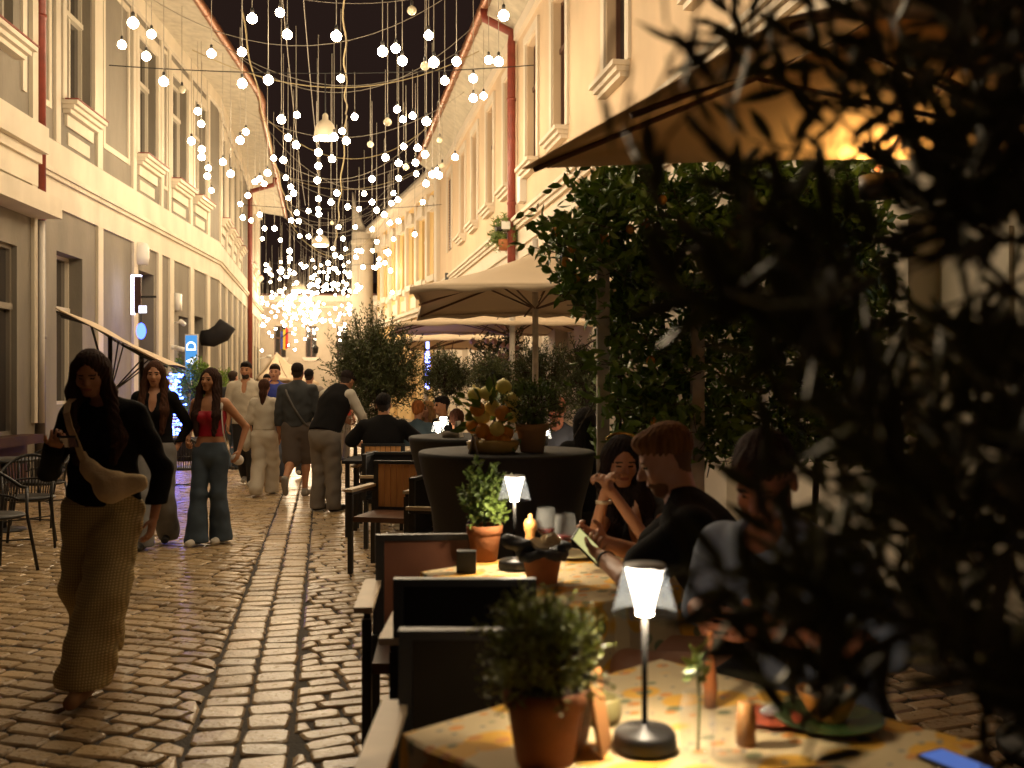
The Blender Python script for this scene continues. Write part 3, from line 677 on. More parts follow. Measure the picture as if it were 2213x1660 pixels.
def left_neighbour():
    F = Fac((wallL(6)+.12, 6), (wallL(15.38)+.12, 15.38), (1, 0)); loc = (wallL(15.38), 15.3, 0)
    root = thing('shop_building', 'neighbouring building with dark shop window and heavy ledges cut by the left frame edge', 'building', loc)
    L = F.L; W = MB(); F.wall(W, 0, L, 0, 9.6, [(L-2.3, L-.62, .75, 3.55), (L-2.0, L-.75, 6.5, 9.0)], .3); F.shell(W, 9.6); build_at(W, 'wall', GREYP, loc, root)
    T = MB(); F.box(T, 0, L+.0, 4.05, 4.35, 0, .42); F.box(T, 0, L, 4.9, 5.05, 0, .12); F.box(T, 0, L, 5.05, 5.45, 0, .22); F.box(T, 0, L, 4.55, 4.9, 0, .06)
    F.box(T, 0, L, 9.3, 9.6, 0, .3); F.box(T, L-.2, L, 5.5, 9.3, 0, .06); F.box(T, L-.2, L, 4.35, 4.55, 0, .05); F.box(T, L-.5, L-.36, 5.9, 9.2, 0, .04)
    F.box(T, L-.12, L, .9, 4.05, 0, .05)
    build_at(T, 'ledge', CREAM, loc, root)
    window(F, root, loc, L-2.0, L-.75, 6.5, 9.0, FRAMEW, .2, sill=.3, red=True)
    window(F, root, loc, L-2.3, L-.62, .75, 3.55, mat('shop_frame', (.2, .17, .13), .5), .15, .66, False)
    s = MB(); F.box(s, L-2.5, L-.4, .62, .75, -.05, .3); F.box(s, L-2.5, L-.4, 0, .62, 0, .06); build_at(s, 'stall_riser', mat('brown_base', (.07, .028, .014), .7, var=.3, spec=.2), loc, root)
    d = MB(); d.tube([F.p(L-.1, 4.0, .15), F.p(L-.1, .9, .15)], .045, 8); build_at(d, 'downpipe', PAPERW, loc, root, True)
    g = MB(); g.tube([F.p(0, 9.5, 1.3), F.p(L+.3, 9.5, 1.3)], .095, 10); build_at(g, 'gutter', COPPER, loc, root, True)
    so = MB(); F.box(so, 0, L, 9.6, 9.7, 0, 1.3); build_at(so, 'soffit', SOFF, loc, root)
left_neighbour()

# ---------------------------------------------- right buildings
def right_building():
    F = Fac((wallR(2), 2), (wallR(36), 36), (-1, 0)); loc = (wallR(20), 20, 0); ZT = 9.0
    root = thing('peach_building', 'pale peach building with tall brown framed windows and moulded sills on the right', 'building', loc)
    cy = [4.2, 7.3, 10.5, 13.95, 17.3, 19.6, 22.1, 24.5, 27.0, 29.3, 32.4]
    ops = [(F.uY(y)-.48, F.uY(y)+.48, 5.85, 8.3) for y in cy]
    W = MB(); F.wall(W, 0, F.L, 4.72, ZT, ops, .26); F.shell(W, ZT); build_at(W, 'wall', PEACH, loc, root)
    gop = [(F.uY(y)-w_/2, F.uY(y)+w_/2, .02, 2.7) for y, w_ in ((6.2, 1.6), (9.5, 1.3), (13, 1.3), (17, 1.4), (21, 1.2), (25, 1.2), (29, 1.2), (33, 1.2))]
    W = MB(); F.wall(W, 0, F.L, 0, 4.72, gop, .3); build_at(W, 'ground_floor_wall', WHITEP, loc, root)
    T = MB(); F.box(T, 0, F.L, 4.92, 4.99, 0, .16); F.box(T, 0, F.L, 4.84, 4.92, 0, .11); F.box(T, 0, F.L, 4.76, 4.84, 0, .06); F.box(T, 0, F.L, 4.35, 4.41, 0, .05); F.box(T, 0, F.L, 4.1, 4.14, 0, .04)
    F.box(T, 0, F.L, 8.75, ZT, 0, .10)
    for y in (8, 11.3, 15, 19, 23, 27, 31, 35): F.box(T, F.uY(y)-.22, F.uY(y)+.22, 0, 4.1, 0, .07)
    for a, b, z0, z1 in ops:
        F.box(T, a-.2, a-.03, z0, z1+.04, 0, .045); F.box(T, b+.03, b+.2, z0, z1+.04, 0, .045); F.box(T, a-.2, b+.2, z1+.04, z1+.22, 0, .05)
    F.box(T, F.L-.8, F.L, 0, ZT, .0, .13)
    build_at(T, 'trim', WHITEP, loc, root)
    for a, b, z0, z1 in ops[:-1]: window(F, root, loc, a, b, z0, z1, FRAMEB, .2, .62, True, sill=.24, sm=WHITEP)
    a, b, z0, z1 = ops[-1]; lv = MB()
    for k in range(26): zz = z0+.05+k*.09; F.box(lv, a, b, zz, zz+.05, -.09, -.02)
    F.box(lv, a, b, z0, z1, -.25, -.2); build_at(lv, 'louvre_shutter', DWOOD, loc, root)
    for i, (a, b, z0, z1) in enumerate(gop):
        d = MB(); F.box(d, a, b, z0, z1, -.3, -.24); F.box(d, a+.08, (a+b)/2-.03, z0+.2, z1-.2, -.24, -.21); F.box(d, (a+b)/2+.03, b-.08, z0+.2, z1-.2, -.24, -.21)
        build_at(d, 'door', FRAMEW, loc, root)
    s = MB(); s.add([F.p(0, ZT, 0), F.p(F.L, ZT, 0), F.p(F.L, 9.45, .66), F.p(0, 9.45, .66), F.p(0, ZT+.15, 0), F.p(F.L, ZT+.15, 0), F.p(F.L, 9.58, .66), F.p(0, 9.58, .66)],
                    [(0, 1, 2, 3), (7, 6, 5, 4), (3, 2, 6, 7)]); build_at(s, 'soffit', SOFF, loc, root)
    g = MB(); g.tube([F.p(i, 9.47, .72) for i in range(0, int(F.L)+1)], .10, 12)
    for i in range(0, int(F.L/.55)): g.tube([F.p(i*.55, 9.47, .72), F.p(i*.55+.025, 9.47, .72)], .11, 12)
    build_at(g, 'gutter', COPPER, loc, root, True)
    r_ = MB(); r_.add([F.p(0, 9.6, .7), F.p(F.L, 9.6, .7), F.p(F.L, 13.5, -5), F.p(0, 13.5, -5), F.p(0, 9.48, .7), F.p(F.L, 9.48, .7), F.p(F.L, 13.38, -5), F.p(0, 13.38, -5)],
                      [(0, 1, 2, 3), (7, 6, 5, 4), (0, 4, 5, 1)]); build_at(r_, 'roof', TILE, loc, root)
    u = F.uY(21.1); d = MB(); d.tube([F.p(u, 9.4, .72), F.p(u, 9.2, .70), F.p(u, 8.95, .14), F.p(u, 8.7, .13), F.p(u, 0, .13)], .088, 12)
    for z in (7.5, 5.3, 3): d.tube([F.p(u, z, .13), F.p(u, z+.05, .13)], .10, 12)
    build_at(d, 'downpipe', REDPIPE, loc, root, True)
    return F
RF = right_building()

def yellow_building():
    F = Fac((wallR(36)+.25, 36.1), (-6.77, 50), (-1, 0)); loc = (-4.7, 43, 0)
    root = thing('ornate_building', 'ornate yellow and cream facade with arched pediments before the street end', 'building', loc)
    cu = [1.4+i*2.05 for i in range(7)]
    ops = [(u-.42, u+.42, 5.6, 8.0) for u in cu]; g = [(u-.5, u+.5, .02, 2.8) for u in cu[::2]]
    W = MB(); F.wall(W, 0, F.L, 0, 9.2, ops+g, .25); F.shell(W, 9.2); build_at(W, 'wall', YELLOWP, loc, root)
    T = MB()
    F.box(T, 0, F.L, 4.35, 4.5, 0, .3); F.box(T, 0, F.L, 4.2, 4.35, 0, .18); F.box(T, 0, F.L, 8.85, 9.05, 0, .35); F.box(T, 0, F.L, 9.05, 9.3, 0, .6); F.box(T, 0, F.L, 3.3, 3.45, 0, .14)
    for u in cu:
        F.box(T, u-.98, u-.62, 4.5, 8.85, 0, .12); F.box(T, u-1.05, u-.55, 5.25, 5.5, 0, .2); F.box(T, u-.55, u+.55, 5.35, 5.58, 0, .25); F.box(T, u-.5, u+.5, 4.65, 5.1, 0, .05)
        F.box(T, u-.55, u+.55, 8.05, 8.2, 0, .22)
        vs = []; n = 10
        for d in (0, .2):
            for i in range(n+1): a = math.pi*i/n; vs.append(F.p(u+.55*math.cos(a), 8.2+.38*math.sin(a), d))
        T.add(vs, [tuple(range(n, -1, -1)), tuple(range(n+1, 2*n+2))]+[(i, i+1, n+2+i, n+1+i) for i in range(n)])
    build_at(T, 'trim', WHITEP, loc, root)
    for a, b, z0, z1 in ops: window(F, root, loc, a, b, z0, z1, FRAMEW, .18, .62)
    for a, b, z0, z1 in g: d = MB(); F.box(d, a, b, z0, z1, -.24, -.18); build_at(d, 'door', DWOOD, loc, root)
    r_ = MB(); r_.add([F.p(0, 9.3, .6), F.p(F.L, 9.3, .6), F.p(F.L, 12, -5), F.p(0, 12, -5), F.p(0, 9.2, .6), F.p(F.L, 9.2, .6)], [(0, 1, 2, 3), (0, 4, 5, 1)]); build_at(r_, 'roof', TILE, loc, root)
    # white round turret with a curved gable
    X = gx(783, 50.8); loc = (X, 50.8, 0)
    root = thing('round_turret', 'white rounded corner turret with sweeping gable at the far right of the street', 'building', loc)
    m = MB(); m.lathe([(.54, 0), (.54, 8.6), (.58, 8.65), (.58, 8.8), (.53, 8.85), (.53, 9.2), (.001, 9.3)], 28); m.build('shaft', WHITEP, root, False)
    m = MB(); pr = []
    for i in range(11): t = i/10; pr.append((-.5+1.15*t, 9.1+2.2*(1-t)**2.2))
    vs = [(a, -.1, z) for a, z in pr]+[(a, .5, z) for a, z in pr]+[(-.5, -.1, 8.9), (.65, -.1, 8.9), (-.5, .5, 8.9), (.65, .5, 8.9)]
    m.add(vs, [(22, *range(0, 11), 23)[::-1], (24, *range(11, 22), 25)]+[(i, i+1, i+12, i+11) for i in range(10)]+[(22, 24, 11, 0)]); m.build('gable', WHITEP, root)
    # the end of the street
    E = Fac((-24, 60), (4, 60), (0, -1)); loc = (-12, 60, 0)
    root = thing('end_building', 'cream building with arched gate closing off the far end of the street', 'building', loc)
    def ux(px): return gx(px, 60)+24
    ops = [(ux(592), ux(618), 3.1, 5.0), (ux(728), ux(752), 3.1, 5.0), (ux(660), ux(684), 3.1, 5.0)]
    W = MB(); E.wall(W, 0, E.L, 0, 6.7, ops+[(ux(598), ux(640), .0, 2.1)], .3); E.shell(W, 6.7, 10); build_at(W, 'wall', mat('end_plaster', (.46, .37, .27), .85, var=.05), loc, root)
    T = MB(); E.box(T, 0, E.L, 6.45, 6.9, 0, .3); E.box(T, 0, E.L, 6.1, 6.2, 0, .08); build_at(T, 'cornice', WHITEP, loc, root)
    for a, b, z0, z1 in ops: window(E, root, loc, a, b, z0, z1, FRAMEB, .2, .6, sill=.15, sm=WHITEP)
    A = MB(); c = (ux(598)+ux(640))/2; rr = (ux(640)-ux(598))/2; n = 12; vs = []
    for q in (rr, rr+.22):
        for d in (0, .12):
            for i in range(n+1): a = math.pi*i/n; vs.append(E.p(c+q*math.cos(a), 2.1+q*.8*math.sin(a), d))
    k = n+1; A.add(vs, [(k+i, k+i+1, 3*k+i+1, 3*k+i) for i in range(n)]+[(2*k+i, 2*k+i+1, 3*k+i+1, 3*k+i) for i in range(n)]+[(i, i+1, k+i+1, k+i) for i in range(n)])
    build_at(A, 'arch_surround', WHITEP, loc, root)
    A = MB(); vs = [E.p(c+rr*math.cos(math.pi*i/n), 2.1+rr*.8*math.sin(math.pi*i/n), .02) for i in range(n+1)]+[E.p(c-rr, .0, .02), E.p(c+rr, .0, .02)]
    A.add(vs, [tuple(range(n+3))]); E.box(A, c-rr, c+rr, 0, 2.1, -.28, -.22); build_at(A, 'gate', DWOOD, loc, root)
    r_ = MB(); r_.add([(-24, 59.6, 6.92), (4, 59.6, 6.92), (4, 66, 8.2), (-24, 66, 8.2), (-24, 59.6, 6.8), (4, 59.6, 6.8)], [(0, 1, 2, 3), (0, 4, 5, 1)]); build_at(r_, 'roof', TILE, loc, root)
yellow_building()

# ================================================================== STRING LIGHTS
def z3(l): return [(450+x*.3165, y*.3165) for x, y in l]
def z1(l): return [(x*.2712, y*.2712) for x, y in l]
BL = z3([(300,125),(490,85),(540,235),(875,245),(230,355),(410,545),(232,570),(22,365),(905,535),(1505,240),(1190,350),(1280,330),(1325,415),(1540,425),(1695,420),(1615,550),(1810,535),(1810,670),(1880,655),(1915,410),(1983,420),(2017,105),(1290,745),(1395,790),(1330,815),(1490,828),(1000,797),(605,785),(500,815),(257,900),(218,957),(915,895),(943,962),(860,935),(740,945),(545,940),(600,990),(752,1040),(845,1085),(752,1133),(447,1080),(513,1093),(405,1180),(530,1213),(745,1232),(1210,1075),(1335,1000),(1430,1010),(1480,1055),(1300,1113),(1415,1110),(1420,1187),(1300,1218),(1118,1222),(1065,1322),(878,1318),(563,1277),(583,1318),(548,1352),(752,1357),(838,1380),(1118,1380),(953,1413),(1030,1428),(1150,1435),(1203,1465),(605,1453),(685,1440),(752,1425),(755,1462),(567,1505),(617,1510),(1250,1388),(1295,1363),(1265,1318),(1465,1380),(1487,1253),(1530,1190),(1565,1165),(1577,1197),(1685,1073),(100,1105),(153,1187),(320,1240),(352,1220),(382,1255),(270,1335),(220,1393),(237,1485),(292,1505),(352,1465),(385,1560),(452,1560),(370,1630),(493,1640),(625,1610),(685,1615),(762,1583),(755,1630),(890,1550),(1005,1550),(1120,1565),(1240,1522),(1300,1510),(1410,1600),(1265,1632),(920,1630),(1150,1650)])
BL += z1([(1060,182),(972,357),(1207,272),(1165,448),(1305,648),(1575,887),(1603,987),(1525,1123),(1608,1190),(1608,1250),(1660,1337),(1652,1403),(1780,1293),(1840,1385),(1685,1517)])
OFF = z3([(1390,70),(1480,450),(1225,832),(1107,985),(1580,955),(1350,1140),(845,1522),(1598,1130)])+z1([(1450,715)])
def bulb_proto(lit):
    m = MB(); n = 8
    prof = [(.001, -.065)]+[(.064*math.sin(math.pi*i/n), -.004-.060*math.cos(math.pi*i/n)) for i in range(1, n-1)]+[(.024, .052), (.018, .062)]
    m.lathe(prof, 12)
    o = m.build('light_bulb', BULB if lit else BULBOFF, smooth=True)
    s = MB(); s.lathe([(.018, .060), (.021, .07), (.021, .12), (.008, .135), (.001, .137)], 8); s.build('socket', SOCK, o, True)
    c = MB(); c.tube([(0, 0, 0), (0, 0, .5), (0, 0, 1)], .0055, 5); cc = c.build('cord', CABLE, o); cc.location = (0, 0, .13)
    return o
pl, po = bulb_proto(True), bulb_proto(False); nb_ = 0; BP = []
def place_bulb(proto, first, p, L, lab, grp):
    if first: o = proto
    else:
        o = proto.copy(); COL.objects.link(o)
        for ch in proto.children: c = ch.copy(); COL.objects.link(c); c.parent = o
    o.location = p; o.rotation_euler = (0, 0, random.random()*6)
    for ch in o.children:
        if ch.name.startswith('cord'): ch.scale = (1, 1, L)
    tag(o, lab, 'light bulb', grp); BP.append(p)
rb = random.Random(11)
k = 0
for lst, pr in ((BL, pl), (OFF, po)):
    fi = True
    for px, py in lst:
        z = rb.uniform(5.5, 6.9)
        Y = (z-H)*FPX/(HY-py)
        if Y < 9.6: Y = 9.6
        lim = 3.2; off = (px-700)/FPX
        if off > 0 and off*Y > lim: Y = lim/off
        if px < 700 and gx(px, Y) < wallL(Y)+.35:
            while gx(px, Y) < wallL(Y)+.35 and Y > 8: Y -= .3
        Y = min(Y, 46); p = P(px, py, Y); L = max(.35, min(2.6, 7.9-p[2]+rb.uniform(-.8, .1)))
        if pr is pl: lab, g = 'glowing round bulb hanging on a pale cord above the cobbled street', 'lit bulbs hanging over the street'
        else: lab, g = 'unlit pear shaped bulb hanging dark among the glowing ones', 'unlit bulbs among the lit ones'
        place_bulb(pr, fi, p, L, lab, g); fi = False; k += 1
# the dense far cloud of bulbs
tot = 265-len(BL)
for i in range(tot):
    if i < tot*.42: px, py = rb.uniform(572, 860) , rb.uniform(535, 640)
    elif i < tot*.92: px, py = rb.gauss(668, 58), rb.gauss(668, 26)
    else: px, py = rb.uniform(565, 760), rb.uniform(700, 770)
    px = max(566, min(850, px)); py = max(530, min(775, py))
    if py > 640 and px > 758: px = rb.uniform(580, 755)
    Y = max(25, min(56, (rb.uniform(4.6, 7.0)-H)*FPX/(HY-py))); 
    if px > 760: Y = min(Y, 44)
    p = P(px, py, Y)
    if p[0] < wallL(min(Y, 47))+.3 and Y < 47: p = (wallL(Y)+.4, Y, p[2])
    place_bulb(pl, False, p, rb.uniform(.5, 1.9), 'glowing round bulb hanging on a pale cord above the cobbled street', 'lit bulbs hanging over the street')
# unseen bulbs added above the frame to light the near paving and walkers
for i in range(26):
    Y = 6.3+i*.17; place_bulb(pl, False, (rb.uniform(-4.2, .9), Y, max(5.6, H+HY/FPX*Y+.4)), 1.2, 'glowing round bulb hanging on a pale cord above the cobbled street', 'lit bulbs hanging over the street')
# cables across the street
rc = random.Random(5)
def cable(a, b, sag, m=CABLE, r=.0065, lab='thin pale cable sagging across the street between the gutters', grp='cables strung across the street', n=18, wob=0):
    pts = []
    for i in range(n+1):
        t = i/n; q = Vector(a).lerp(Vector(b), t); q.z -= sag*4*t*(1-t)
        if wob: q.x += wob*math.sin(t*37+a[0]); q.z += wob*math.sin(t*23+a[1])
        pts.append(q)
    mb = MB(); mb.tube(pts, r, 5); o = build_at(mb, 'cable', m, a); tag(o, lab, 'cable', grp); return o
for i in range(24):
    y = 11.5+i*1.7+rc.uniform(-.4, .4)
    a = (wallL(y)+(1.25 if y < 28 else 1.1), y, 9.4 if rc.random() < .5 else rc.uniform(8, 9.2)); y2 = y+rc.uniform(-1.6, 1.6); b = (wallR(y2)-.7 if y2 < 36 else wallR(y2)-1.3, y2, 9.45 if rc.random() < .5 else rc.uniform(8, 9.2))
    cable(a, b, rc.uniform(.5, 1.9), CABLEY if i % 5 == 0 else CABLE, .010 if i % 5 == 0 else .0065, 'yellowed rope sagging across the street among the cables' if i % 5 == 0 else 'thin pale cable sagging across the street between the gutters',
          'ropes strung across the street' if i % 5 == 0 else 'cables strung across the street')
for i, (pa, ya, za, pb, yb, zb, yel) in enumerate([(735, 11, 9.2, 748, 24, 8.0, 1), (748, 24, 8.0, 720, 40, 6.6, 1), (610, 12, 9.6, 690, 28, 7.6, 0), (560, 12, 9.2, 660, 34, 7.6, 0), (520, 20, 9.0, 640, 36, 7.2, 1)]):
    a = (gx(pa, ya), ya, za); b = (gx(pb, yb), yb, zb)
    cable(a, b, .5, CABLEY if yel else CABLE, .016 if yel else .008, 'long twisted cable running lengthwise down the middle of the street', 'lengthwise cables over the street', 40, .03 if yel else 0)
# the farthest bulbs, past counting
b = MB(); r_ = random.Random(91)
for i in range(130):
    py = r_.gauss(668, 30) if i % 3 else r_.uniform(560, 640); px = r_.gauss(668, 52) if i % 3 else r_.uniform(575, 760)
    px = max(568, min(757, px)); py = max(560, min(745, py)); Y = max(44, min(57, (r_.uniform(4.6, 6.8)-H)*FPX/(HY-py))); p_ = P(px, py, Y); b.ball(p_, .05, 5); b.tube([(p_[0], p_[1], p_[2]+.05), (p_[0], p_[1], p_[2]+r_.uniform(.3, 1.2))], .006, 3, 1)
tag(b.build('light_bulb', [BULB, CABLE], smooth=True), 'dense swarm of the farthest glowing bulbs before the end building', 'light bulb', None, 'stuff')
# hanging street lamps
def street_lamp(px, py, Y, r, lab):
    p = P(px, py, Y); t = thing('hanging_street_lamp', lab, 'street lamp', p)
    m = MB(); m.lathe([(r, 0), (r*1.03, .03), (r*1.0, .10), (r*.9, .19), (r*.66, .28), (r*.35, .33), (r*.28, .34), (r*.26, .42), (.02, .46)], 24); m.build('lamp_shade', mat('lamp_cream_metal', (.55, .48, .36), .5), t, True)
    m = MB(); m.lathe([(r*.88, .01), (r*.75, -.03), (.001, -.06)], 20); m.build('diffuser', emis('lamp_glow_'+str(px), (1, .72, .36), 40.0), t, True)
    m = MB(); m.tube([(0, 0, .46), (0, 0, 1.2)], .012, 6); m.build('suspension', BLACKM, t)
    cable((wallL(Y)+.2, Y, p[2]+1.35), (wallR(Y)-.2 if Y < 36 else wallR(Y)-1, Y, p[2]+1.35), .15, BLACKM, .01, 'dark wire carrying the hanging street lamp with '+('largest' if r > .35 else 'small')+' dome at row '+str(int(Y))+' m' if False else 'dark span wire holding up a hanging street lamp', 'span wires of the street lamps')
street_lamp(703, 298, 18.5, .2, 'large cream dome street lamp hanging highest and nearest over the street')
street_lamp(693, 530, 33, .28, 'smaller dome street lamp hanging below the big one in mid street')
street_lamp(645, 629, 47, .36, 'farthest dome street lamp hanging low before the end building')

# ================================================================== BUILDERS FOR PLANTS, FURNITURE, TABLEWARE
def leaves(pos, dirs, L, W, name, m, parent, seed=0, droop=.12, curl=.25):
    pos = np.array(pos); d = np.array(dirs); n = len(pos); r = np.random.default_rng(seed)
    d /= np.linalg.norm(d, axis=1)[:, None]+1e-9
    a = r.normal(0, 1, (n, 3)); s = np.cross(d, a); s /= np.linalg.norm(s, axis=1)[:, None]+1e-9; u = np.cross(s, d)
    l = L*r.uniform(.65, 1.15, (n, 1)); w_ = W*r.uniform(.75, 1.15, (n, 1))
    V = np.zeros((n, 8, 3))
    V[:, 0] = pos; V[:, 1] = pos+d*l*.3+s*w_*.42+u*l*.05; V[:, 2] = pos+d*l*.3-s*w_*.42+u*l*.05; V[:, 3] = pos+d*l*.62+s*w_*.45+u*l*.02; V[:, 4] = pos+d*l*.62-s*w_*.45+u*l*.02
    V[:, 5] = pos+d*l-u*l*curl*.6; V[:, 6] = pos+d*l*.3-u*l*droop*.4; V[:, 7] = pos+d*l*.62-u*l*droop
    f = [(0, 1, 6), (0, 6, 2), (1, 3, 7), (1, 7, 6), (2, 6, 7), (2, 7, 4), (3, 5, 7), (4, 7, 5)]
    F = (np.array(f)[None]+(np.arange(n)*8)[:, None, None]).reshape(-1, 3)
    me = bpy.data.meshes.new(name); me.vertices.add(n*8); me.vertices.foreach_set('co', V.ravel()); me.loops.add(F.size); me.loops.foreach_set('vertex_index', F.ravel().astype(np.int32))
    me.polygons.add(len(F)); me.polygons.foreach_set('loop_start', np.arange(0, F.size, 3, dtype=np.int32)); me.update(calc_edges=True); me.materials.append(m)
    o = bpy.data.objects.new(name, me); COL.objects.link(o)
    if parent: o.parent = parent
    return o
def bush(root, c, rad, ntw, L, W, m, seed, tl=.22, per=14, up=.5, trunk0=None, trunk_r=.02, stem=BARK, shell=.35):
    r = np.random.default_rng(seed); c = np.array(c, float); rad = np.array(rad, float); pos = []; ds = []; st = MB()
    if trunk0 is not None: st.tube([trunk0, tuple((np.array(trunk0)*.5+c*.5)+r.normal(0, .01, 3)), tuple(c+np.array((0, 0, rad[2]*.3)))], [trunk_r, trunk_r*.8, trunk_r*.35], 7)
    for i in range(ntw):
        q = r.normal(0, 1, 3); q /= np.linalg.norm(q); k = r.uniform(shell, 1)**.6; lump = 1+.16*math.sin(q[0]*4+seed)+.16*math.sin(q[2]*5+q[1]*4+seed*2)
        p = c+q*rad*k*lump; d = q*(1-up)+np.array((0, 0, up))+r.normal(0, .25, 3); d /= np.linalg.norm(d); t_ = tl*r.uniform(.5, 1.25)
        e = p+d*t_+np.array((0, 0, -.1*t_))
        if i % 2 == 0: st.tube([tuple(p-d*t_*.3), tuple((p+e)/2), tuple(e)], [.0035, .0028, .0015], 3, caps=False)
        if i % 9 == 0: st.tube([tuple(c-np.array((0, 0, rad[2]*.5))), tuple((c+p)/2+r.normal(0, .02, 3)), tuple(p)], [trunk_r*.45, trunk_r*.3, .004], 5, caps=False)
        for j in range(per):
            t = (j+.5)/per; b = p+(e-p)*t+r.normal(0, .006, 3); ld = d*.6+r.normal(0, .6, 3); pos.append(b); ds.append(ld)
    leaves(pos, ds, L, W, 'foliage', m, root, seed); st.build('stem', stem, root)
def pot_prof(r, h, t=.012): return [(.001, 0), (r*.72, 0), (r*.93, h*.74), (r*.94, h*.75), (r*1.02, h*.76), (r*1.04, h*.99), (r*1.02, h), (r*.96, h), (r*.93, h*.97), (r*.88, h*.85), (.001, h*.85)]
def pot(root, r, h, m=TERRA, name='pot', soil=True):
    b = MB(); b.lathe(pot_prof(r, h), 32); b.build(name, m, root, True)
    if soil: s = MB(); s.lathe([(.001, h*.9), (r*.5, h*.893), (r*.9, h*.87)], 20); s.build('soil', SOIL, root, True)
def box_chair(label, x, y, rz, slats=False, wm=DWOOD, z=0.0, group='wooden armchairs of the right hand terrace', w=.47, panelm=None):
    """square armchair: dark metal frame, panel back, flat pale armrests; sitter faces -Y locally, back at y=0"""
    t = thing('armchair', label, 'chair', (x, y, z), rz, group); h = w/2; D = .5
    b = MB(); b.box(-h, h, -.02, .02, .835, .86); b.box(-h, -h+.035, -.018, .018, .44, .835); b.box(h-.035, h, -.018, .018, .44, .835); b.box(-h+.035, h-.035, -.016, .016, .44, .475); b.build('back_frame', BLACKM, t)
    p = MB()
    if slats:
        n = 7; ww = (w-.08)/n
        for i in range(n): p.box(-h+.04+i*ww, -h+.04+(i+1)*ww-.006, -.010, .010, .475, .83)
    else: p.box(-h+.036, h-.036, -.008, .008, .476, .834)
    p.build('backrest', panelm or (WOOD if slats else wm), t)
    s = MB(); s.box(-h+.02, h-.02, -D, -.02, .41, .45); s.build('seat', wm, t)
    for sx_ in (-1, 1):
        for yy in (-.02, -D):
            l = MB(); l.box(sx_*h-.018, sx_*h+.018, yy-.018, yy+.018, 0, .62 if yy < -.1 else .44); l.build('leg', BLACKM, t)
        a = MB(); a.box(sx_*(h+.012)-.035, sx_*(h+.012)+.035, -D-.03, .025, .645, .668); a.build('armrest', LWOOD, t)
        q = MB(); q.box(sx_*h-.012, sx_*h+.012, -D, 0, .62, .645); q.box(sx_*h-.012, sx_*h+.012, -.02, .02, .44, .62); q.build('side_rail', BLACKM, t)
    return t
def bistro_chair(label, x, y, rz, group='black woven bistro chairs of the left hand terrace'):
    t = thing('bistro_chair', label, 'chair', (x, y, 0), rz, group)
    f = MB(); pts = [(.25*math.cos(a), .02+.22*math.sin(a)*1.0, .80 if 35 < math.degrees(a) < 145 else .70) for a in [R(k) for k in range(-20, 201, 10)]]
    pts = [(.25*math.cos(R(k)), .02+.22*math.sin(R(k)), .66+.17*max(0, math.sin(R(k)))**1.5) for k in range(-30, 211, 10)]
    f.tube(pts, .014, 8); f.tube([(.22*math.cos(R(k)), .02+.2*math.sin(R(k)), .56+.05*max(0, math.sin(R(k)))) for k in range(0, 181, 15)], .009, 6)
    f.build('back_frame', BLACKM, t, True)
    sl = MB()
    for k in range(12, 170, 7):
        a = R(k); z1 = .66+.17*max(0, math.sin(a))**1.5; sl.tube([(.21*math.cos(a), .02+.19*math.sin(a), .46), (.235*math.cos(a), .02+.205*math.sin(a), .6), (.25*math.cos(a), .02+.22*math.sin(a), z1)], .0055, 4)
    sl.build('backrest', mat('woven_cane', (.035, .03, .025), .4), t)
    s = MB(); s.lathe([(.001, .435), (.2, .435), (.225, .445), (.225, .46), (.2, .47), (.001, .468)], 24); s.build('seat', BLACKM, t, True)
    for sx_ in (-1, 1):
        l = MB(); l.tube([(sx_*.216, -.09, .66), (sx_*.20, -.12, .45), (sx_*.24, -.2, 0)], .013, 8); l.build('leg', BLACKM, t, True)
        l = MB(); l.tube([(sx_*.16, .15, .45), (sx_*.21, .26, 0)], .013, 8); l.build('leg', BLACKM, t, True)
    st = MB(); st.tube([(-.21, -.15, .25), (.18, .2, .25)], .007, 6); st.tube([(.21, -.15, .25), (-.18, .2, .245)], .007, 6); st.build('stretcher', BLACKM, t)
    return t
def square_table(label, cx_, cy_, rz, a=.85, h=.75):
    t = thing('table', label, 'table', (cx_, cy_, 0), rz, 'square tables of the right hand terrace')
    b = MB(); b.box(-a/2, a/2, -a/2, a/2, h-.03, h-.004); b.build('tabletop', DWOOD, t)
    b = MB(); b.tube([(0, 0, .02), (0, 0, h-.03)], .035, 10); b.build('pedestal', BLACKM, t, True); b = MB(); b.box(-.25, .25, -.25, .25, 0, .02); b.build('base', BLACKM, t)
    # printed cloth with hanging scalloped sides
    n = 14; g = a/2+.006; vs = []; fs = []; ring = []
    for s_ in range(4):
        for i in range(n): q = -g+2*g*i/n; ring.append([(q, -g), (g, q), (-q, g), (-g, -q)][s_])
    N = len(ring); r_ = random.Random(int(cx_*100))
    for lev, z in enumerate((h+.001, h-.006, h-.12, h-.27)):
        for i, (x, y) in enumerate(ring):
            o = 0 if lev == 0 else .004+lev*.008*(1+math.sin(i*1.9)*.9); L = math.hypot(x, y); vs.append((x+x/L*o, y+y/L*o, z-(abs(abs(x)-abs(y)) < .06)*lev*.03))
    for lev in range(3):
        for i in range(N): fs.append((lev*N+i, lev*N+(i+1) % N, (lev+1)*N+(i+1) % N, (lev+1)*N+i))
    fs.append(tuple(range(N)))
    m = MB(); m.add(vs, fs); o = m.build('tablecloth', LEMONCLOTH, None, loc=(cx_, cy_, .0)); o.rotation_euler = (0, 0, rz); sl = o.modifiers.new('thick', 'SOLIDIFY'); sl.thickness = .0015; sl.offset = -1
    return t, o
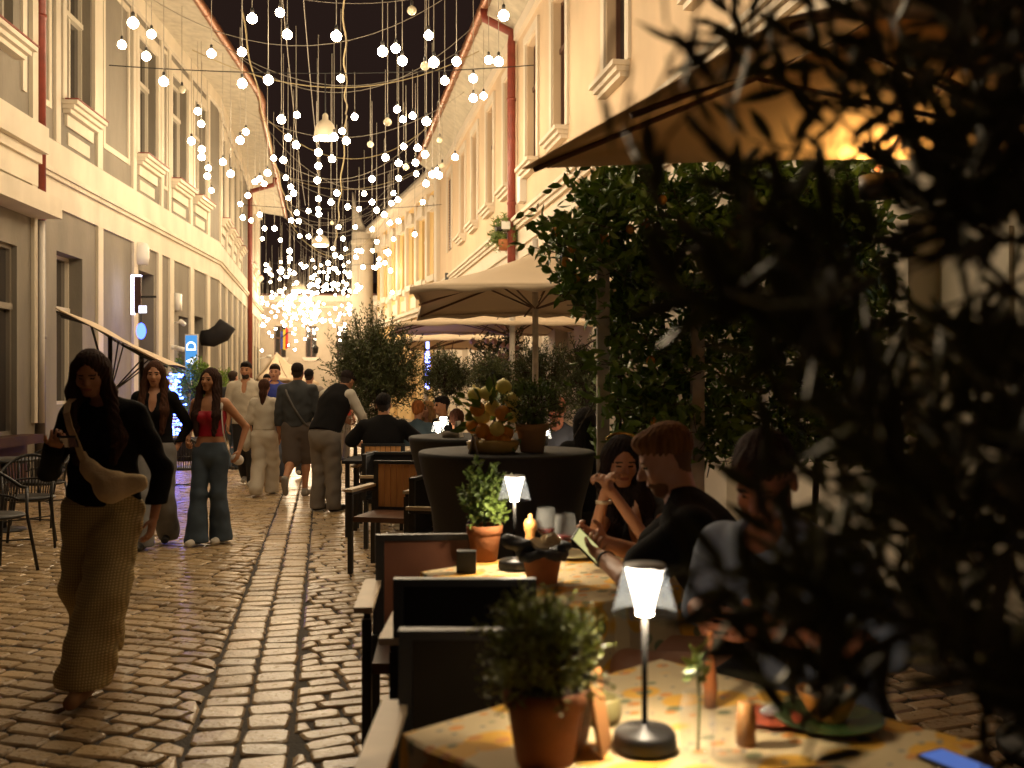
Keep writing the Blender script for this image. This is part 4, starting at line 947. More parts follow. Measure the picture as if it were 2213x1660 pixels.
def round_high_table(label, x, y, r=.53, h=1.1):
    t = thing('cocktail_table', label, 'table', (x, y, 0), 0, 'high round tables under stretched black covers')
    b = MB(); b.lathe([(.001, h-.025), (r-.01, h-.025), (r-.01, h-.004), (.001, h-.004)], 40); b.build('tabletop', BLACKM, t, True)
    m = MB(); pr = [(.001, h), (r*.6, h), (r-.01, h-.001), (r, h-.008), (r*1.002, h-.03), (r*.93, h-.12), (r*.82, h-.35), (r*.76, .45), (r*.78, .1), (r*.8, .0)]
    m.lathe(pr, 48)
    for i, v in enumerate(m.v):
        if v[2] < h-.1: a = math.atan2(v[1], v[0]); k = 1+.05*math.cos(4*a); m.v[i] = (v[0]*k, v[1]*k, v[2])
    m.build('stretch_cover', mat('black_stretch_cloth', (.030, .027, .025), .75, bump=.1, bs=200), t, True); return t
def table_lamp(label, x, y, z, power=26, small=False):
    t = thing('table_lamp', label, 'table lamp', (x, y, z), 0, 'cordless table lamps with pale conical shades')
    b = MB(); b.lathe([(.001, 0), (.062, 0), (.066, .006), (.064, .03), (.058, .038), (.012, .042), (.008, .05), (.001, .05)], 32); b.build('base', BLACKM, t, True)
    b = MB(); b.tube([(0, 0, .045), (0, 0, .272)], .006, 10); b.tube([(0, 0, .27), (0, 0, .2742)], .006, 8); b.build('stem', mat('matte_black', (.010, .010, .010), .95, spec=.05), t, True)
    c = MB(); c.lathe([(.017, .277), (.021, .30), (.039, .369), (.001, .3695)], 24); c.build('reflector', emis('lamp_core_%d' % power, (1, .86, .68), power*.9), t, True)
    d = MB(); d.lathe([(.001, .2745), (.0165, .2745), (.0165, .2765), (.001, .2765)], 16); d.build('led_disc', emis('led_%d' % power, (1, .80, .55), power*50), t, True)
    m = mat('frosted_shade', (.16, .18, .20), .25, alpha=.30)
    s = MB(); s.lathe([(.067, .276), (.043, .372), (.0415, .372), (.0655, .276)], 36); s.build('lamp_shade', m, t, True)
    k = MB(); k.lathe([(.001, .376), (.042, .376), (.043, .372), (.001, .3715)], 24); k.build('cap', mat('shade_cap', (.5, .5, .5), .4), t, True)
    return t
def umbrella(label, c, z, corners, apex, valance=.0, pole=(0, 0), m=CANVAS, polem=POSTW, scallop=0, group='square parasols of the right hand terrace', overhang_pts=None, pr=.035, ribs=True, basez=0):
    """corners: 4 world points (x,y,z) of the canopy edge, apex world point; edges sag inward between ribs"""
    t = thing('parasol', label, 'parasol', (pole[0], pole[1], 0), 0, group); O = Vector((pole[0], pole[1], 0)); ap = Vector(apex)-O; cs = [Vector(q)-O for q in corners]
    n = 10; nr = 8; vs = []; fs = []; rim = []
    for i in range(4):
        a, b = cs[i], cs[(i+1) % 4]
        for k in range(n): tt = k/n; p = a.lerp(b, tt); pull = .045*math.sin(math.pi*tt); p = p.lerp(ap, pull); rim.append((p, .5-abs(tt-.5)))
    N = len(rim)
    for j in range(nr+1):
        f = j/nr
        for p, e in rim:
            q = ap.lerp(p, f); q.z -= .16*(ap.z-p.z)*math.sin(math.pi*f)*(.6+e); vs.append(tuple(q))
    for j in range(nr):
        for i in range(N): fs.append((j*N+i, j*N+(i+1) % N, (j+1)*N+(i+1) % N, (j+1)*N+i))
    mb = MB(); mb.add(vs, fs)
    if valance:
        k0 = len(vs); ss = []
        for i, (p, e) in enumerate(rim): w_ = valance*(.75+.25*math.cos(i*math.pi)); ss.append((p.x, p.y, p.z-w_))
        mb.add([vs[nr*N+i] for i in range(N)]+ss, [(i, (i+1) % N, N+(i+1) % N, N+i) for i in range(N)])
    o = mb.build('canopy', m, t, True); s = o.modifiers.new('thick', 'SOLIDIFY'); s.thickness = .006; s.offset = 0
    if ribs:
        for q in cs+[(cs[i]+cs[(i+1) % 4])/2 for i in range(4)]:
            r_ = MB(); q2 = q.lerp(ap, .03); off = Vector((0, 0, -.035)); mid = ap.lerp(q2, .5)+Vector((0, 0, -.16*(ap.z-q2.z)*.8))
            r_.tube([ap+off*2.5, mid+off, q2+off], .013, 6); r_.build('rib', polem if polem != POSTW else DWOOD, t)
            r_ = MB(); r_.tube([(0, 0, min(ap.z-.75, q.z-.05)), mid+off*1.2], .010, 6); r_.build('strut', polem if polem != POSTW else DWOOD, t)
    p = MB(); p.tube([(0, 0, basez), (0, 0, ap.z if abs(ap.x)+abs(ap.y) < .5 else min(q.z for q in cs)+.35)], pr, 12); p.build('pole', polem, t, True)
    b = MB(); b.lathe([(.001, 0), (.32, 0), (.32, .05), (.05, .07), (.045, .3), (.001, .3)], 24); b.build('base', BLACKM, t, True)
    return t

# ================================================================== RIGHT TERRACE
# near and middle square tables (corner left, far, right, near measured on the ground plan)
TZ = math.atan2(.54, .597)
T1 = (.375, 2.10); T2 = (.245, 3.94)
t1, c1 = square_table('square table nearest the viewer carrying lamp, herb pot and phone', *T1, TZ); tag(c1, 'lemon print cloth spread over the nearest square table', 'tablecloth', 'lemon print tablecloths')
t2, c2 = square_table('square table behind the nearest one, carrying bread pot and wine glasses', *T2, TZ); tag(c2, 'lemon print cloth on the second table under the bread pot and wine glasses', 'tablecloth', 'lemon print tablecloths')
ZT_ = .754
box_chair('dark armchair with olive brown back panel pushed against the nearest table', -.045, 2.60, 0, w=.50, panelm=mat('olive_brown_panel', (.022, .016, .009), .9, var=.2, spec=.1))
box_chair('black armchair seen from behind in front of the second table', -.155, 3.28, R(180), panelm=mat('black_panel', (.012, .01, .01), .9, spec=.1))
box_chair('armchair with dark reddish wood back at the far left side of the second table', -.33, 4.25, R(4), w=.5, panelm=mat('reddish_panel', (.16, .06, .03), .5, var=.25))
box_chair('slatted bright wood armchair beside the tall black covered table', gx(828, 10.7), 10.7, R(2), True)
box_chair('slatted wood armchair turned sideways in front of the bright slatted one', gx(866, 8.3), 8.3, R(-14), True)
box_chair('black armchair standing at the edge of the walkway behind the slatted ones', gx(768, 11.6), 11.6, R(100), wm=BLACKM, panelm=BLACKC)
box_chair('black armchair by the walkway left of the sideways slatted chair', gx(800, 9.3), 9.3, R(84), wm=BLACKM, panelm=BLACKC)
box_chair('dark armchair just left of the nearer tall black table', gx(915, 7.0), 7.0, R(75), wm=DWOOD, panelm=BLACKC)
box_chair('dark armchair drawn up to the low table in front of the seated man in black', gx(845, 9.4), 9.4, R(180), wm=DWOOD, panelm=BLACKC)
HT1 = (gx(1095, 6.0), 6.0); HT2 = (gx(1035, 7.7), 7.7)
round_high_table('nearer tall round table under a black stretch cover holding fruit and a tan pot', *HT1, .53)
round_high_table('farther tall round table under a black stretch cover behind the fruit one', *HT2, .54)
# planter box under the citrus and low tables in the back
def low_table(label, x, y, w=.8, d=.8, m=BLACKC):
    t = thing('low_table', label, 'table', (x, y, 0), 0, 'covered dining tables in the back')
    b = MB(); b.box(-w/2, w/2, -d/2, d/2, .72, .75); b.build('tabletop', m, t)
    for sx_ in (-1, 1):
        for sy in (-1, 1): l = MB(); l.box(sx_*(w/2-.05)-.02, sx_*(w/2-.05)+.02, sy*(d/2-.05)-.02, sy*(d/2-.05)+.02, 0, .72); l.build('leg', BLACKM, t)
low_table('dining table in front of the seated man in the black T-shirt', gx(835, 10.0), 10.05, .8, .7)
low_table('dining table of the blonde woman and her company', gx(950, 11.6), 11.6, 1.2, .8, LWOOD)
low_table('dining table of the bald man under the nearer big parasol', gx(1235, 8.6), 8.6, .8, .8, LWOOD)

# table lamps
table_lamp('lit table lamp on the nearest lemon cloth, largest of the lamps', .272, 2.04, ZT_, 26)
table_lamp('lit table lamp beside the leafy herb pot on the second table', gx(1112, 4.02), 4.02, ZT_, 26)
table_lamp('lit lamp glowing right of the tan pot on the bald man\'s table', gx(1176, 8.5), 8.5, .755, 60)
table_lamp('lit lamp glowing in front of the blonde woman', gx(953, 10.9), 11.3, .755, 60)
table_lamp('lit lamp low between the blonde woman and the round brown head', gx(944, 9.6), 9.75, .755, 60)
table_lamp('lit lamp just left of the white post by the long haired woman', gx(1290, 8.8), 8.8, .755, 60)

def herb_pot(label, x, y, z, r, h, fr, m, seed, L=.022, W=.014, ntw=170, potm=TERRA, cx_=0, per=14, tl=.07, up=.5, shell=.2):
    t = thing('potted_plant', label, 'potted plant', (x, y, z), 0, 'potted plants standing on the tables'); pot(t, r, h, potm)
    bush(t, (cx_, 0, h+fr[2]*.85), fr, ntw, L, W, m, seed, tl, per, up, (0, 0, h*.85), .006, shell=shell); return t
herb_pot('terracotta pot with airy curled leaf herb at the front of the nearest table', gx(1178, 1.98), 1.98, ZT_, .081, .145, (.082, .08, .075), FERN, 3, .012, .0065, 420, tl=.075, up=.45, per=18)
herb_pot('terracotta pot with bright lit herb beside the second lamp', gx(1047, 4.22), 4.22, ZT_, .075, .15, (.068, .07, .125), HERB, 4, .034, .018, 120, tl=.06, up=.6)
herb_pot('large tan pot with round mossy bush on the tall black table', gx(1150, 5.85), 5.85, 1.10, .095, .165, (.15, .13, .13), leafmat('moss_leaf', (.13, .19, .035)), 5, .018, .008, 420, potm=mat('tan_clay', (.45, .25, .11), .75, var=.12), tl=.05, up=.4, shell=.5)
# fruit arrangement
def fruit_display():
    x, y = gx(1065, 5.8), 5.8
    t = thing('fruit_centrepiece', 'ceramic stand heaped with lemons, oranges and leaves on the tall black table', 'fruit arrangement', (x, y, 1.1))
    b = MB(); b.lathe([(.001, 0), (.10, 0), (.115, .02), (.12, .05), (.10, .06), (.001, .055)], 28); b.build('bowl', mat('glazed_ochre', (.50, .34, .10), .35), t, True)
    r_ = random.Random(3)
    spots = [(-.08, .0, .265, 1), (-.02, .0, .27, 1), (.05, .02, .30, 1), (.085, -.01, .24, 1), (-.07, -.02, .2, 0), (-.05, .02, .16, 1), (.045, -.04, .18, 0), (.09, .02, .17, 1), (0, .02, .2, 1), (-.045, -.03, .10, 0), (.02, -.05, .11, 1), (.06, 0, .09, 0), (-.01, .03, .08, 0), (-.09, .03, .12, 0), (.0, -.03, .055, 0), (.05, -.05, .05, 0)]
    for a, bb, z, le in spots:
        m = MB(); m.ball((0, 0, 0), .034 if le else .036, 10, 0, (1.25, 1, 1) if le else (1, 1, 1))
        if le: m.lathe([(.012, -.008), (.006, .008), (.001, .01)], 8, (0, 0, .036))
        o = m.build('fruit', LEMON if le else ORANGE, t, True, loc=(a, bb, z)); o.rotation_euler = (r_.uniform(-.4, .4), r_.uniform(-.5, .5), r_.uniform(0, 3)); 
    rr = np.random.default_rng(9); n = 55; p = rr.normal(0, 1, (n, 3))*np.array((.07, .05, .055))+np.array((0, -.0, .17)); leaves(p, p-np.array((0, 0, .14))+rr.normal(0, .03, (n, 3)), .085, .036, 'foliage', CITRUS, t, 3)
fruit_display()
[o for o in bpy.data.objects if o.name == 'fruit_centrepiece'][0].scale = (1.28,)*3
def card_holder(label, x, y, z, rz, h=.12, m=LWOOD, w=.09):
    t = thing('menu_holder', label, 'menu card', (x, y, z), rz, 'small cards propped on the tables')
    b = MB(); b.hexa([(-w/2, -.03, 0), (w/2, -.03, 0), (w/2, -.022, 0), (-w/2, -.022, 0)], [(-w/2, -.004, h), (w/2, -.004, h), (w/2, .004, h), (-w/2, .004, h)]); b.build('front_board', m, t)
    b = MB(); b.hexa([(-w/2, .022, 0), (w/2, .022, 0), (w/2, .03, 0), (-w/2, .03, 0)], [(-w/2, -.0, h-.004), (w/2, -.0, h-.004), (w/2, .006, h-.004), (-w/2, .006, h-.004)]); b.build('back_board', m, t)
card_holder('wooden tent card right behind the front terracotta pot', gx(1282, 2.03), 2.03, ZT_, R(72), .155, mat('card_wood', (.40, .18, .06), .5))
card_holder('white tent card leaning by the fruit stand', gx(1026, 5.72), 5.72, 1.1, R(80), .11, PAPERW)
card_holder('pale tent card standing on the farther tall table', gx(990, 7.5), 7.5, 1.1, R(75), .12, PAPERW)

def simple(name, label, cat, mb, m, loc, rz=0, smooth=True, group=None):
    o = mb.build(name, m, None, smooth, loc=loc); o.rotation_euler = (0, 0, rz); return tag(o, label, cat, group)
# candle bowl behind the card, glass vase, tumbler, plates, bowl, phone, cutlery on the near table
b = MB(); b.lathe([(.001, 0), (.036, 0), (.042, .02), (.040, .052), (.035, .056), (.032, .052), (.034, .02), (.001, .012)], 28)
simple('ceramic_cup', 'squat olive grey ceramic cup behind the wooden tent card', 'cup', b, mat('olive_ceramic', (.28, .24, .10), .35, var=.2), (gx(1302, 2.2), 2.2, ZT_))
t = thing('flower_vase', 'clear glass jar with a green sprig right of the largest lamp', 'vase', (gx(1508, 2.0), 2.0, ZT_))
b = MB(); b.lathe([(.001, 0), (.036, 0), (.038, .004), (.038, .1), (.030, .115), (.030, .125), (.0275, .125), (.0275, .115), (.035, .1), (.035, .008), (.001, .008)], 28); b.build('jar', GLASSC, t, True)
b = MB(); b.tube([(0, 0, .01), (.004, 0, .1), (0, .005, .18)], .003, 5); b.build('stem', mat('green_stem', (.08, .14, .03), .5), t)
leaves([(0, 0, .15+.004*i) for i in range(14)], rng.normal(0, 1, (14, 3))+np.array((0, 0, .5)), .045, .02, 'foliage', HERB, t, 2)
b = MB(); b.lathe([(.001, 0), (.031, 0), (.034, .004), (.036, .085), (.034, .085), (.032, .006), (.001, .006)], 28)
simple('drinking_glass', 'short clear tumbler on the near cloth right of the glass jar', 'glass', b, GLASSC, (gx(1572, 1.98), 1.98, ZT_))
b = MB(); b.lathe([(.001, 0), (.02, 0), (.021, .06), (.017, .066), (.017, .085), (.001, .087)], 18)
simple('salt_shaker', 'small wooden shaker behind the tumbler on the near cloth', 'shaker', b, WOOD, (gx(1612, 2.06), 2.06, ZT_))
t = thing('plate', 'dark green plate under the orange bowl on the near table', 'plate', (gx(1790, 2.18), 2.18, ZT_), 0, 'plates on the tables')
b = MB(); b.lathe([(.001, .004), (.07, .004), (.115, .016), (.118, .02), (.113, .02), (.07, .01), (.001, .01)], 36); b.build('dish', mat('green_glaze', (.05, .10, .03), .25), t, True)
t = thing('orange_bowl', 'orange bowl of leftovers standing on the dark green plate', 'bowl', (gx(1790, 2.18), 2.18, ZT_+.012))
b = MB(); b.lathe([(.001, 0), (.035, 0), (.04, .008), (.062, .055), (.066, .062), (.061, .062), (.055, .045), (.001, .018)], 32); b.build('dish', mat('orange_glaze', (.55, .23, .04), .35), t, True)
b = MB()
for i in range(16): b.ball((random.uniform(-.035, .035), random.uniform(-.03, .03), .05+random.uniform(0, .012)), .014, 6)
b.build('food', mat('food', (.30, .24, .16), .6, var=.5, vs=60), t, True)
t = thing('plate', 'small red edged saucer with crumpled foil behind the shaker', 'plate', (gx(1665, 2.2), 2.2, ZT_), 0, 'plates on the tables')
b = MB(); b.lathe([(.001, .003), (.04, .003), (.07, .012), (.066, .014), (.001, .007)], 30); b.build('dish', mat('red_glaze', (.45, .09, .04), .3), t, True)
b = MB(); b.ball((0, .01, .018), .018, 7, 0, (1.3, 1, .7)); b.build('foil', mat('foil', (.7, .7, .7), .25, metal=1, bump=1.0, bs=120), t)
t = thing('smartphone', 'smartphone with lit blue screen lying at the right corner of the near table', 'phone', (gx(2078, 1.93), 1.93, ZT_+.001), R(28))
b = MB(); b.box(-.036, .036, -.075, .075, 0, .008); b.build('case', BLACKM, t)
b = MB(); b.box(-.033, .033, -.071, .071, .0082, .0086); b.build('screen', mat('blue_screen', (.02, .03, .08), .15, emit=(.12, .28, .9), es=.45, col2=(.01, .02, .05), vs=25), t)
t = thing('cutlery_tray', 'dark oval tray with shiny cutlery at the front edge of the near table', 'tray', (gx(1745, 1.84), 1.84, ZT_), R(12))
b = MB(); b.lathe([(.001, .004), (.06, .004), (.075, .014), (.078, .018), (.073, .018), (.058, .009), (.001, .009)], 30); 
b.v = [(x*1.35, y*.62, z) for x, y, z in b.v]; b.build('tray', mat('dark_glaze', (.07, .02, .018), .18), t, True)
for k in range(3): b = MB(); b.tube([(-.07, -.012+.013*k, .02), (.02, -.01+.012*k, .024)], .003, 6); b.ball((.045, -.01+.012*k, .025), .014, 7, 0, (1.5, .6, .25)); b.build('spoon', mat('steel', (.6, .58, .55), .2, metal=1), t, True)
b = MB(); b.lathe([(.001, 0), (.015, 0), (.017, .05), (.012, .1), (.007, .12), (.007, .17), (.009, .175), (.001, .176)], 20)
simple('oil_bottle', 'slim reddish oil bottle standing right of the lamp on the near table', 'bottle', b, mat('amber_glass', (.35, .12, .04), .12), (gx(1535, 2.3), 2.3, ZT_))
# second table things
t = thing('bread_pot', 'terracotta pot lined with dark napkin holding slices of bread', 'bread basket', (gx(1172, 3.75), 3.75, ZT_)); pot(t, .078, .12, TERRA, soil=False)
nap = [cap((.085*math.cos(a), .085*math.sin(a), .108+.012*math.sin(3*a)), (.085*math.cos(a+.5), .085*math.sin(a+.5), .108+.012*math.sin(3*a+1.5)), .011) for a in [i*.45 for i in range(14)]]+[ell((0, 0, .112), (.08, .08, .012)), ell((-.09, -.01, .145), (.06, .045, .022)), ell((-.13, 0, .165), (.03, .035, .012)), ell((.085, .02, .135), (.03, .045, .016))]
sdf_obj('napkin', nap, mat('dark_napkin', (.05, .055, .06), .8), t, .005, .02, wrinkle=.003, wfreq=70)
for i, (a, bb, zz, ra) in enumerate(((-.01, -.02, .14, .3), (.02, .01, .15, -.2), (.035, -.02, .155, .6), (-.035, 0, .132, -.5))):
    b = MB(); n = 12; prof = [((.038+.006*math.sin(k*2.3+i))*math.cos(2*math.pi*k/n), (.028+.004*math.sin(k*1.7))*math.sin(2*math.pi*k/n)) for k in range(n)]
    b.add([(x, y, 0) for x, y in prof]+[(x, y, .014) for x, y in prof], [tuple(range(n-1, -1, -1)), tuple(range(n, 2*n))]+[(k, (k+1) % n, n+(k+1) % n, n+k) for k in range(n)])
    o = b.build('bread_slice', mat('bread', (.85, .68, .40), .8, var=.12, vs=60, bump=.4, bs=150), t, loc=(a, bb, zz)); o.rotation_euler = (.5, ra, i)
b = MB(); b.lathe([(.001, 0), (.024, 0), (.026, .012), (.019, .03), (.021, .075), (.016, .105), (.022, .12), (.024, .14), (.016, .155), (.007, .158), (.009, .17), (.001, .176)], 20)
simple('pepper_mill', 'turned orange wood pepper mill behind the bread pot', 'pepper mill', b, mat('mill_wood', (.62, .30, .09), .35), (gx(1146, 4.12), 4.12, ZT_))
bpy.data.objects['pepper_mill'].scale = (1.2,)*3
b = MB(); b.box(-.038, .038, -.025, .025, 0, .085)
simple('napkin_box', 'small black napkin box left of the lit herb pot', 'napkin holder', b, mat('black_box', (.02, .02, .02), .5), (gx(1008, 3.95), 3.95, ZT_), 0, False)
def wine_glass(label, x, y, z, wine=True):
    t = thing('wine_glass', label, 'wine glass', (x, y, z), 0, 'wine glasses on the second table')
    g = MB(); g.lathe([(.001, 0), (.036, .001), (.036, .003), (.006, .008), (.004, .02), (.004, .085), (.012, .094), (.036, .12), (.045, .15), (.042, .2), (.037, .225), (.0362, .225), (.041, .2), (.044, .15), (.035, .122), (.008, .098), (.001, .096)], 28)
    g.build('goblet', GLASSC, t, True)
    if wine: w_ = MB(); w_.lathe([(.001, .099), (.010, .1), (.0335, .1225), (.0395, .137), (.001, .137)], 24); w_.build('wine', WINE, t, True)
wine_glass('wine glass with some red wine nearest the clasped hands on the second table', gx(1222, 4.0), 4.0, ZT_)
wine_glass('wine glass standing left of the other by the pepper mill', gx(1180, 4.2), 4.2, ZT_)
t = thing('plate', 'pale plate at the elbow of the woman with clasped hands', 'plate', (gx(1236, 4.28), 4.28, ZT_), 0, 'plates on the tables')
b = MB(); b.lathe([(.001, .003), (.06, .003), (.1, .014), (.096, .016), (.001, .007)], 30); b.build('dish', mat('pale_glaze', (.42, .36, .18), .35), t, True)
b = MB(); b.lathe([(.001, 0), (.06, 0), (.062, .01), (.062, .045), (.058, .045), (.056, .01), (.001, .008)], 30)
simple('ashtray', 'low stone bowl on the farther tall table', 'bowl', b, mat('grey_stoneware', (.20, .16, .12), .6), (gx(973, 7.45), 7.45, 1.1))

# ---------------------------------------------- parasols
E = 2.4
umbrella('big beige square parasol, nearest of the three beige ones', None, 0, [(-.95, 9.25, E), (1.9, 9.25, E), (1.55, 13.1, E), (-1.25, 13.1, E)], (.65, 11.2, 3.15), .07, (gx(1157, 11.3), 11.3), polem=POSTW)
umbrella('middle beige square parasol, partly hidden under the nearest beige one', None, 0, [(gx(850, 14.9), 14.9, E), (gx(1290, 14.9), 14.9, E), (gx(1225, 18.3), 18.3, E), (gx(838, 17.6), 17.6, E)], (-.15, 16.4, 2.98), .05, (gx(1107, 13.9), 15.2), pr=.045)
umbrella('farthest beige square parasol in front of the pink rose bush', None, 0, [(gx(858, 18.6), 18.6, 2.32), (gx(1134, 18.6), 18.6, 2.32), (gx(1072, 23), 22.6, 2.28), (gx(885, 23), 22.6, 2.28)], (-1.15, 20.6, 2.95), .04, (gx(921, 20.6), 20.6), pr=.05)
cpts = [(.045, 4.62, 2.5), (.74, 2.72, 2.5), (3.6, 2.9, 2.5), (3.3, 4.62, 2.5)]
umbrella('ochre parasol overhead at the top right, lit warm from below', None, 0, cpts, (1.95, 3.7, 3.3), 0, (2.3, 4.0), m=CANVASO, polem=DWOOD, group='ochre parasols overhead', pr=.04)
# pale canopy of a stall in the distance
umbrella('small pale canopy of a stall at the far end by the arch', None, 0, [(gx(560, 42), 42, 1.75), (gx(690, 42), 42, 1.55), (gx(690, 48), 46, 1.6), (gx(560, 48), 46, 1.6)], (gx(598, 44), 44, 2.9), .1, (gx(598, 44), 44), m=CANVAS, pr=.05)
# left terrace parasol, seen edge-on
umbrella('cream parasol of the left terrace seen edge-on above the women', None, 0, [(gx(118, 11.2), 11.2, 2.36), (gx(398, 13.2), 12.6, 1.74), (gx(404, 15.8), 15.8, 1.76), (gx(130, 14.2), 14.2, 2.5)], (gx(262, 13.4), 13.4, 2.12), .0, (gx(238, 13.0), 13.0), m=CANVAS, polem=BLACKM, group='parasols of the left terrace', pr=.028)
b = MB(); b.tube([(0, 0, 0), (0, 0, 1.93)], .03, 10); b.lathe([(.001, 0), (.25, 0), (.25, .04), (.04, .05)], 20)
simple('parasol_post', 'black post under the low end of the edge-on parasol', 'post', b, BLACKM, (gx(306, 13.6), 13.6, 0))

# ---------------------------------------------- trees and planters
def planter_tree(label, x, y, c, rad, ntw, m, seed, L=.05, W=.013, pr_=.24, ph=.45, tl=.3, per=16, up=.55, name='olive_tree', grp='potted olive trees of the terrace', trunk_r=.03, shell=.2):
    t = thing(name, label, 'potted tree', (x, y, 0), 0, grp); pot(t, pr_, ph, mat('dark_planter', (.05, .04, .035), .7))
    bush(t, c, rad, ntw, L, W, m, seed, tl, per, up, (0, 0, ph*.85), trunk_r, shell=shell); return t
planter_tree('largest potted olive tree, broad dark crown beside the walkway', gx(815, 12.6), 12.6, (-.02, 0, 1.60), (.50, .45, .52), 950, OLIVE, 21, L=.056, W=.015, tl=.36)
planter_tree('olive bush between the blue light strip and the pink roses', gx(966, 14.2), 14.2, (0, 0, 1.55), (.30, .3, .32), 420, OLIVE, 22, tl=.26)
planter_tree('olive bush just left of the pale parasol pole', gx(1068, 14.8), 14.8, (0, 0, 1.52), (.27, .28, .30), 380, OLIVE, 23, tl=.24)
planter_tree('olive bush right of the beige parasol pole', gx(1172, 13.2), 13.4, (0, 0, 1.55), (.30, .28, .36), 440, OLIVE, 24, tl=.28)
planter_tree('slender olive bush beside the white post of the citrus', gx(1262, 9.6), 9.6, (0, 0, 1.45), (.14, .16, .42), 280, OLIVE, 25, .042, .012, .16, .4, .2)
t = thing('rose_bush', 'climbing bush with pale pink roses behind the terrace', 'rose bush', (gx(1085, 17.5), 17.5, 0)); bush(t, (0, 0, 1.75), (.45, .3, .7), 240, .06, .03, OLIVE, 31, .2, 12, .4, (0, 0, 0), .03)
b = MB(); r_ = random.Random(4)
for i in range(55): a, bb = r_.gauss(0, .25), r_.gauss(0, .3); b.ball((a, -.35+r_.uniform(-.05, .1), 1.85+bb), r_.uniform(.03, .06), 6)
b.build('blossom', mat('pale_pink', (.62, .42, .34), .7, var=.2, vs=30), t, True)
t = thing('hanging_plant', 'green plant growing from the ledge beside the red downpipe', 'plant', (gx(1092, 21.3)+.0, 21.2, 4.35)); bush(t, (0, 0, .32), (.26, .2, .3), 130, .10, .025, HERB, 33, .22, 12, .5, (0, 0, 0), .015)
b = MB(); b.lathe([(.001, 0), (.13, 0), (.17, .22), (.14, .22), (.001, .18)], 20); b.build('pot', TERRA, t, True)
# left side planter with blue fairy lights
t = thing('fairy_light_bush', 'leafy bush wrapped in blue fairy lights behind the long haired woman', 'potted plant', (gx(402, 19.5), 19.5, 0)); pot(t, .25, .45, BLACKM)
bush(t, (.12, .1, 1.45), (.38, .3, .42), 170, .09, .035, CITRUS, 35, .25, 12, .5, (0, 0, .4), .03)
b = MB(); r_ = random.Random(8); q = [(-.12+r_.gauss(0, .09), -.3+r_.uniform(-.1, .1), .5+1.2*r_.random()) for i in range(90)]
for p_ in q: b.ball(p_, .022, 5)
q.sort(key=lambda p: p[2]); b.tube(q, .004, 4); o = b.build('fairy_lights', emis('blue_fairy', (.06, .12, 1.0), 22), t, True); o['kind'] = 'stuff'
t = thing('small_bush', 'small round bush behind the man in the white shirt', 'potted plant', (gx(476, 24), 24, 0)); pot(t, .22, .4, BLACKM); bush(t, (0, 0, 1.35), (.3, .3, .4), 110, .08, .03, CITRUS, 36, .25, 12, .5, (0, 0, .35), .03)
# blue light strip on the parasol pole
b = MB(); b.tube([(0, 0, 0), (0, 0, .62)], .03, 6); b.tube([(0, 0, .68), (0, 0, .8)], .03, 6)
for i in range(9): b.ball((0, 0, .04+i*.07), .045, 6)
simple('light_strip', 'vertical strip of violet blue lights between the olive trees', 'light strip', b, emis('violet_strip', (.25, .3, 1), 9), (gx(924, 17), 17, 1.42))

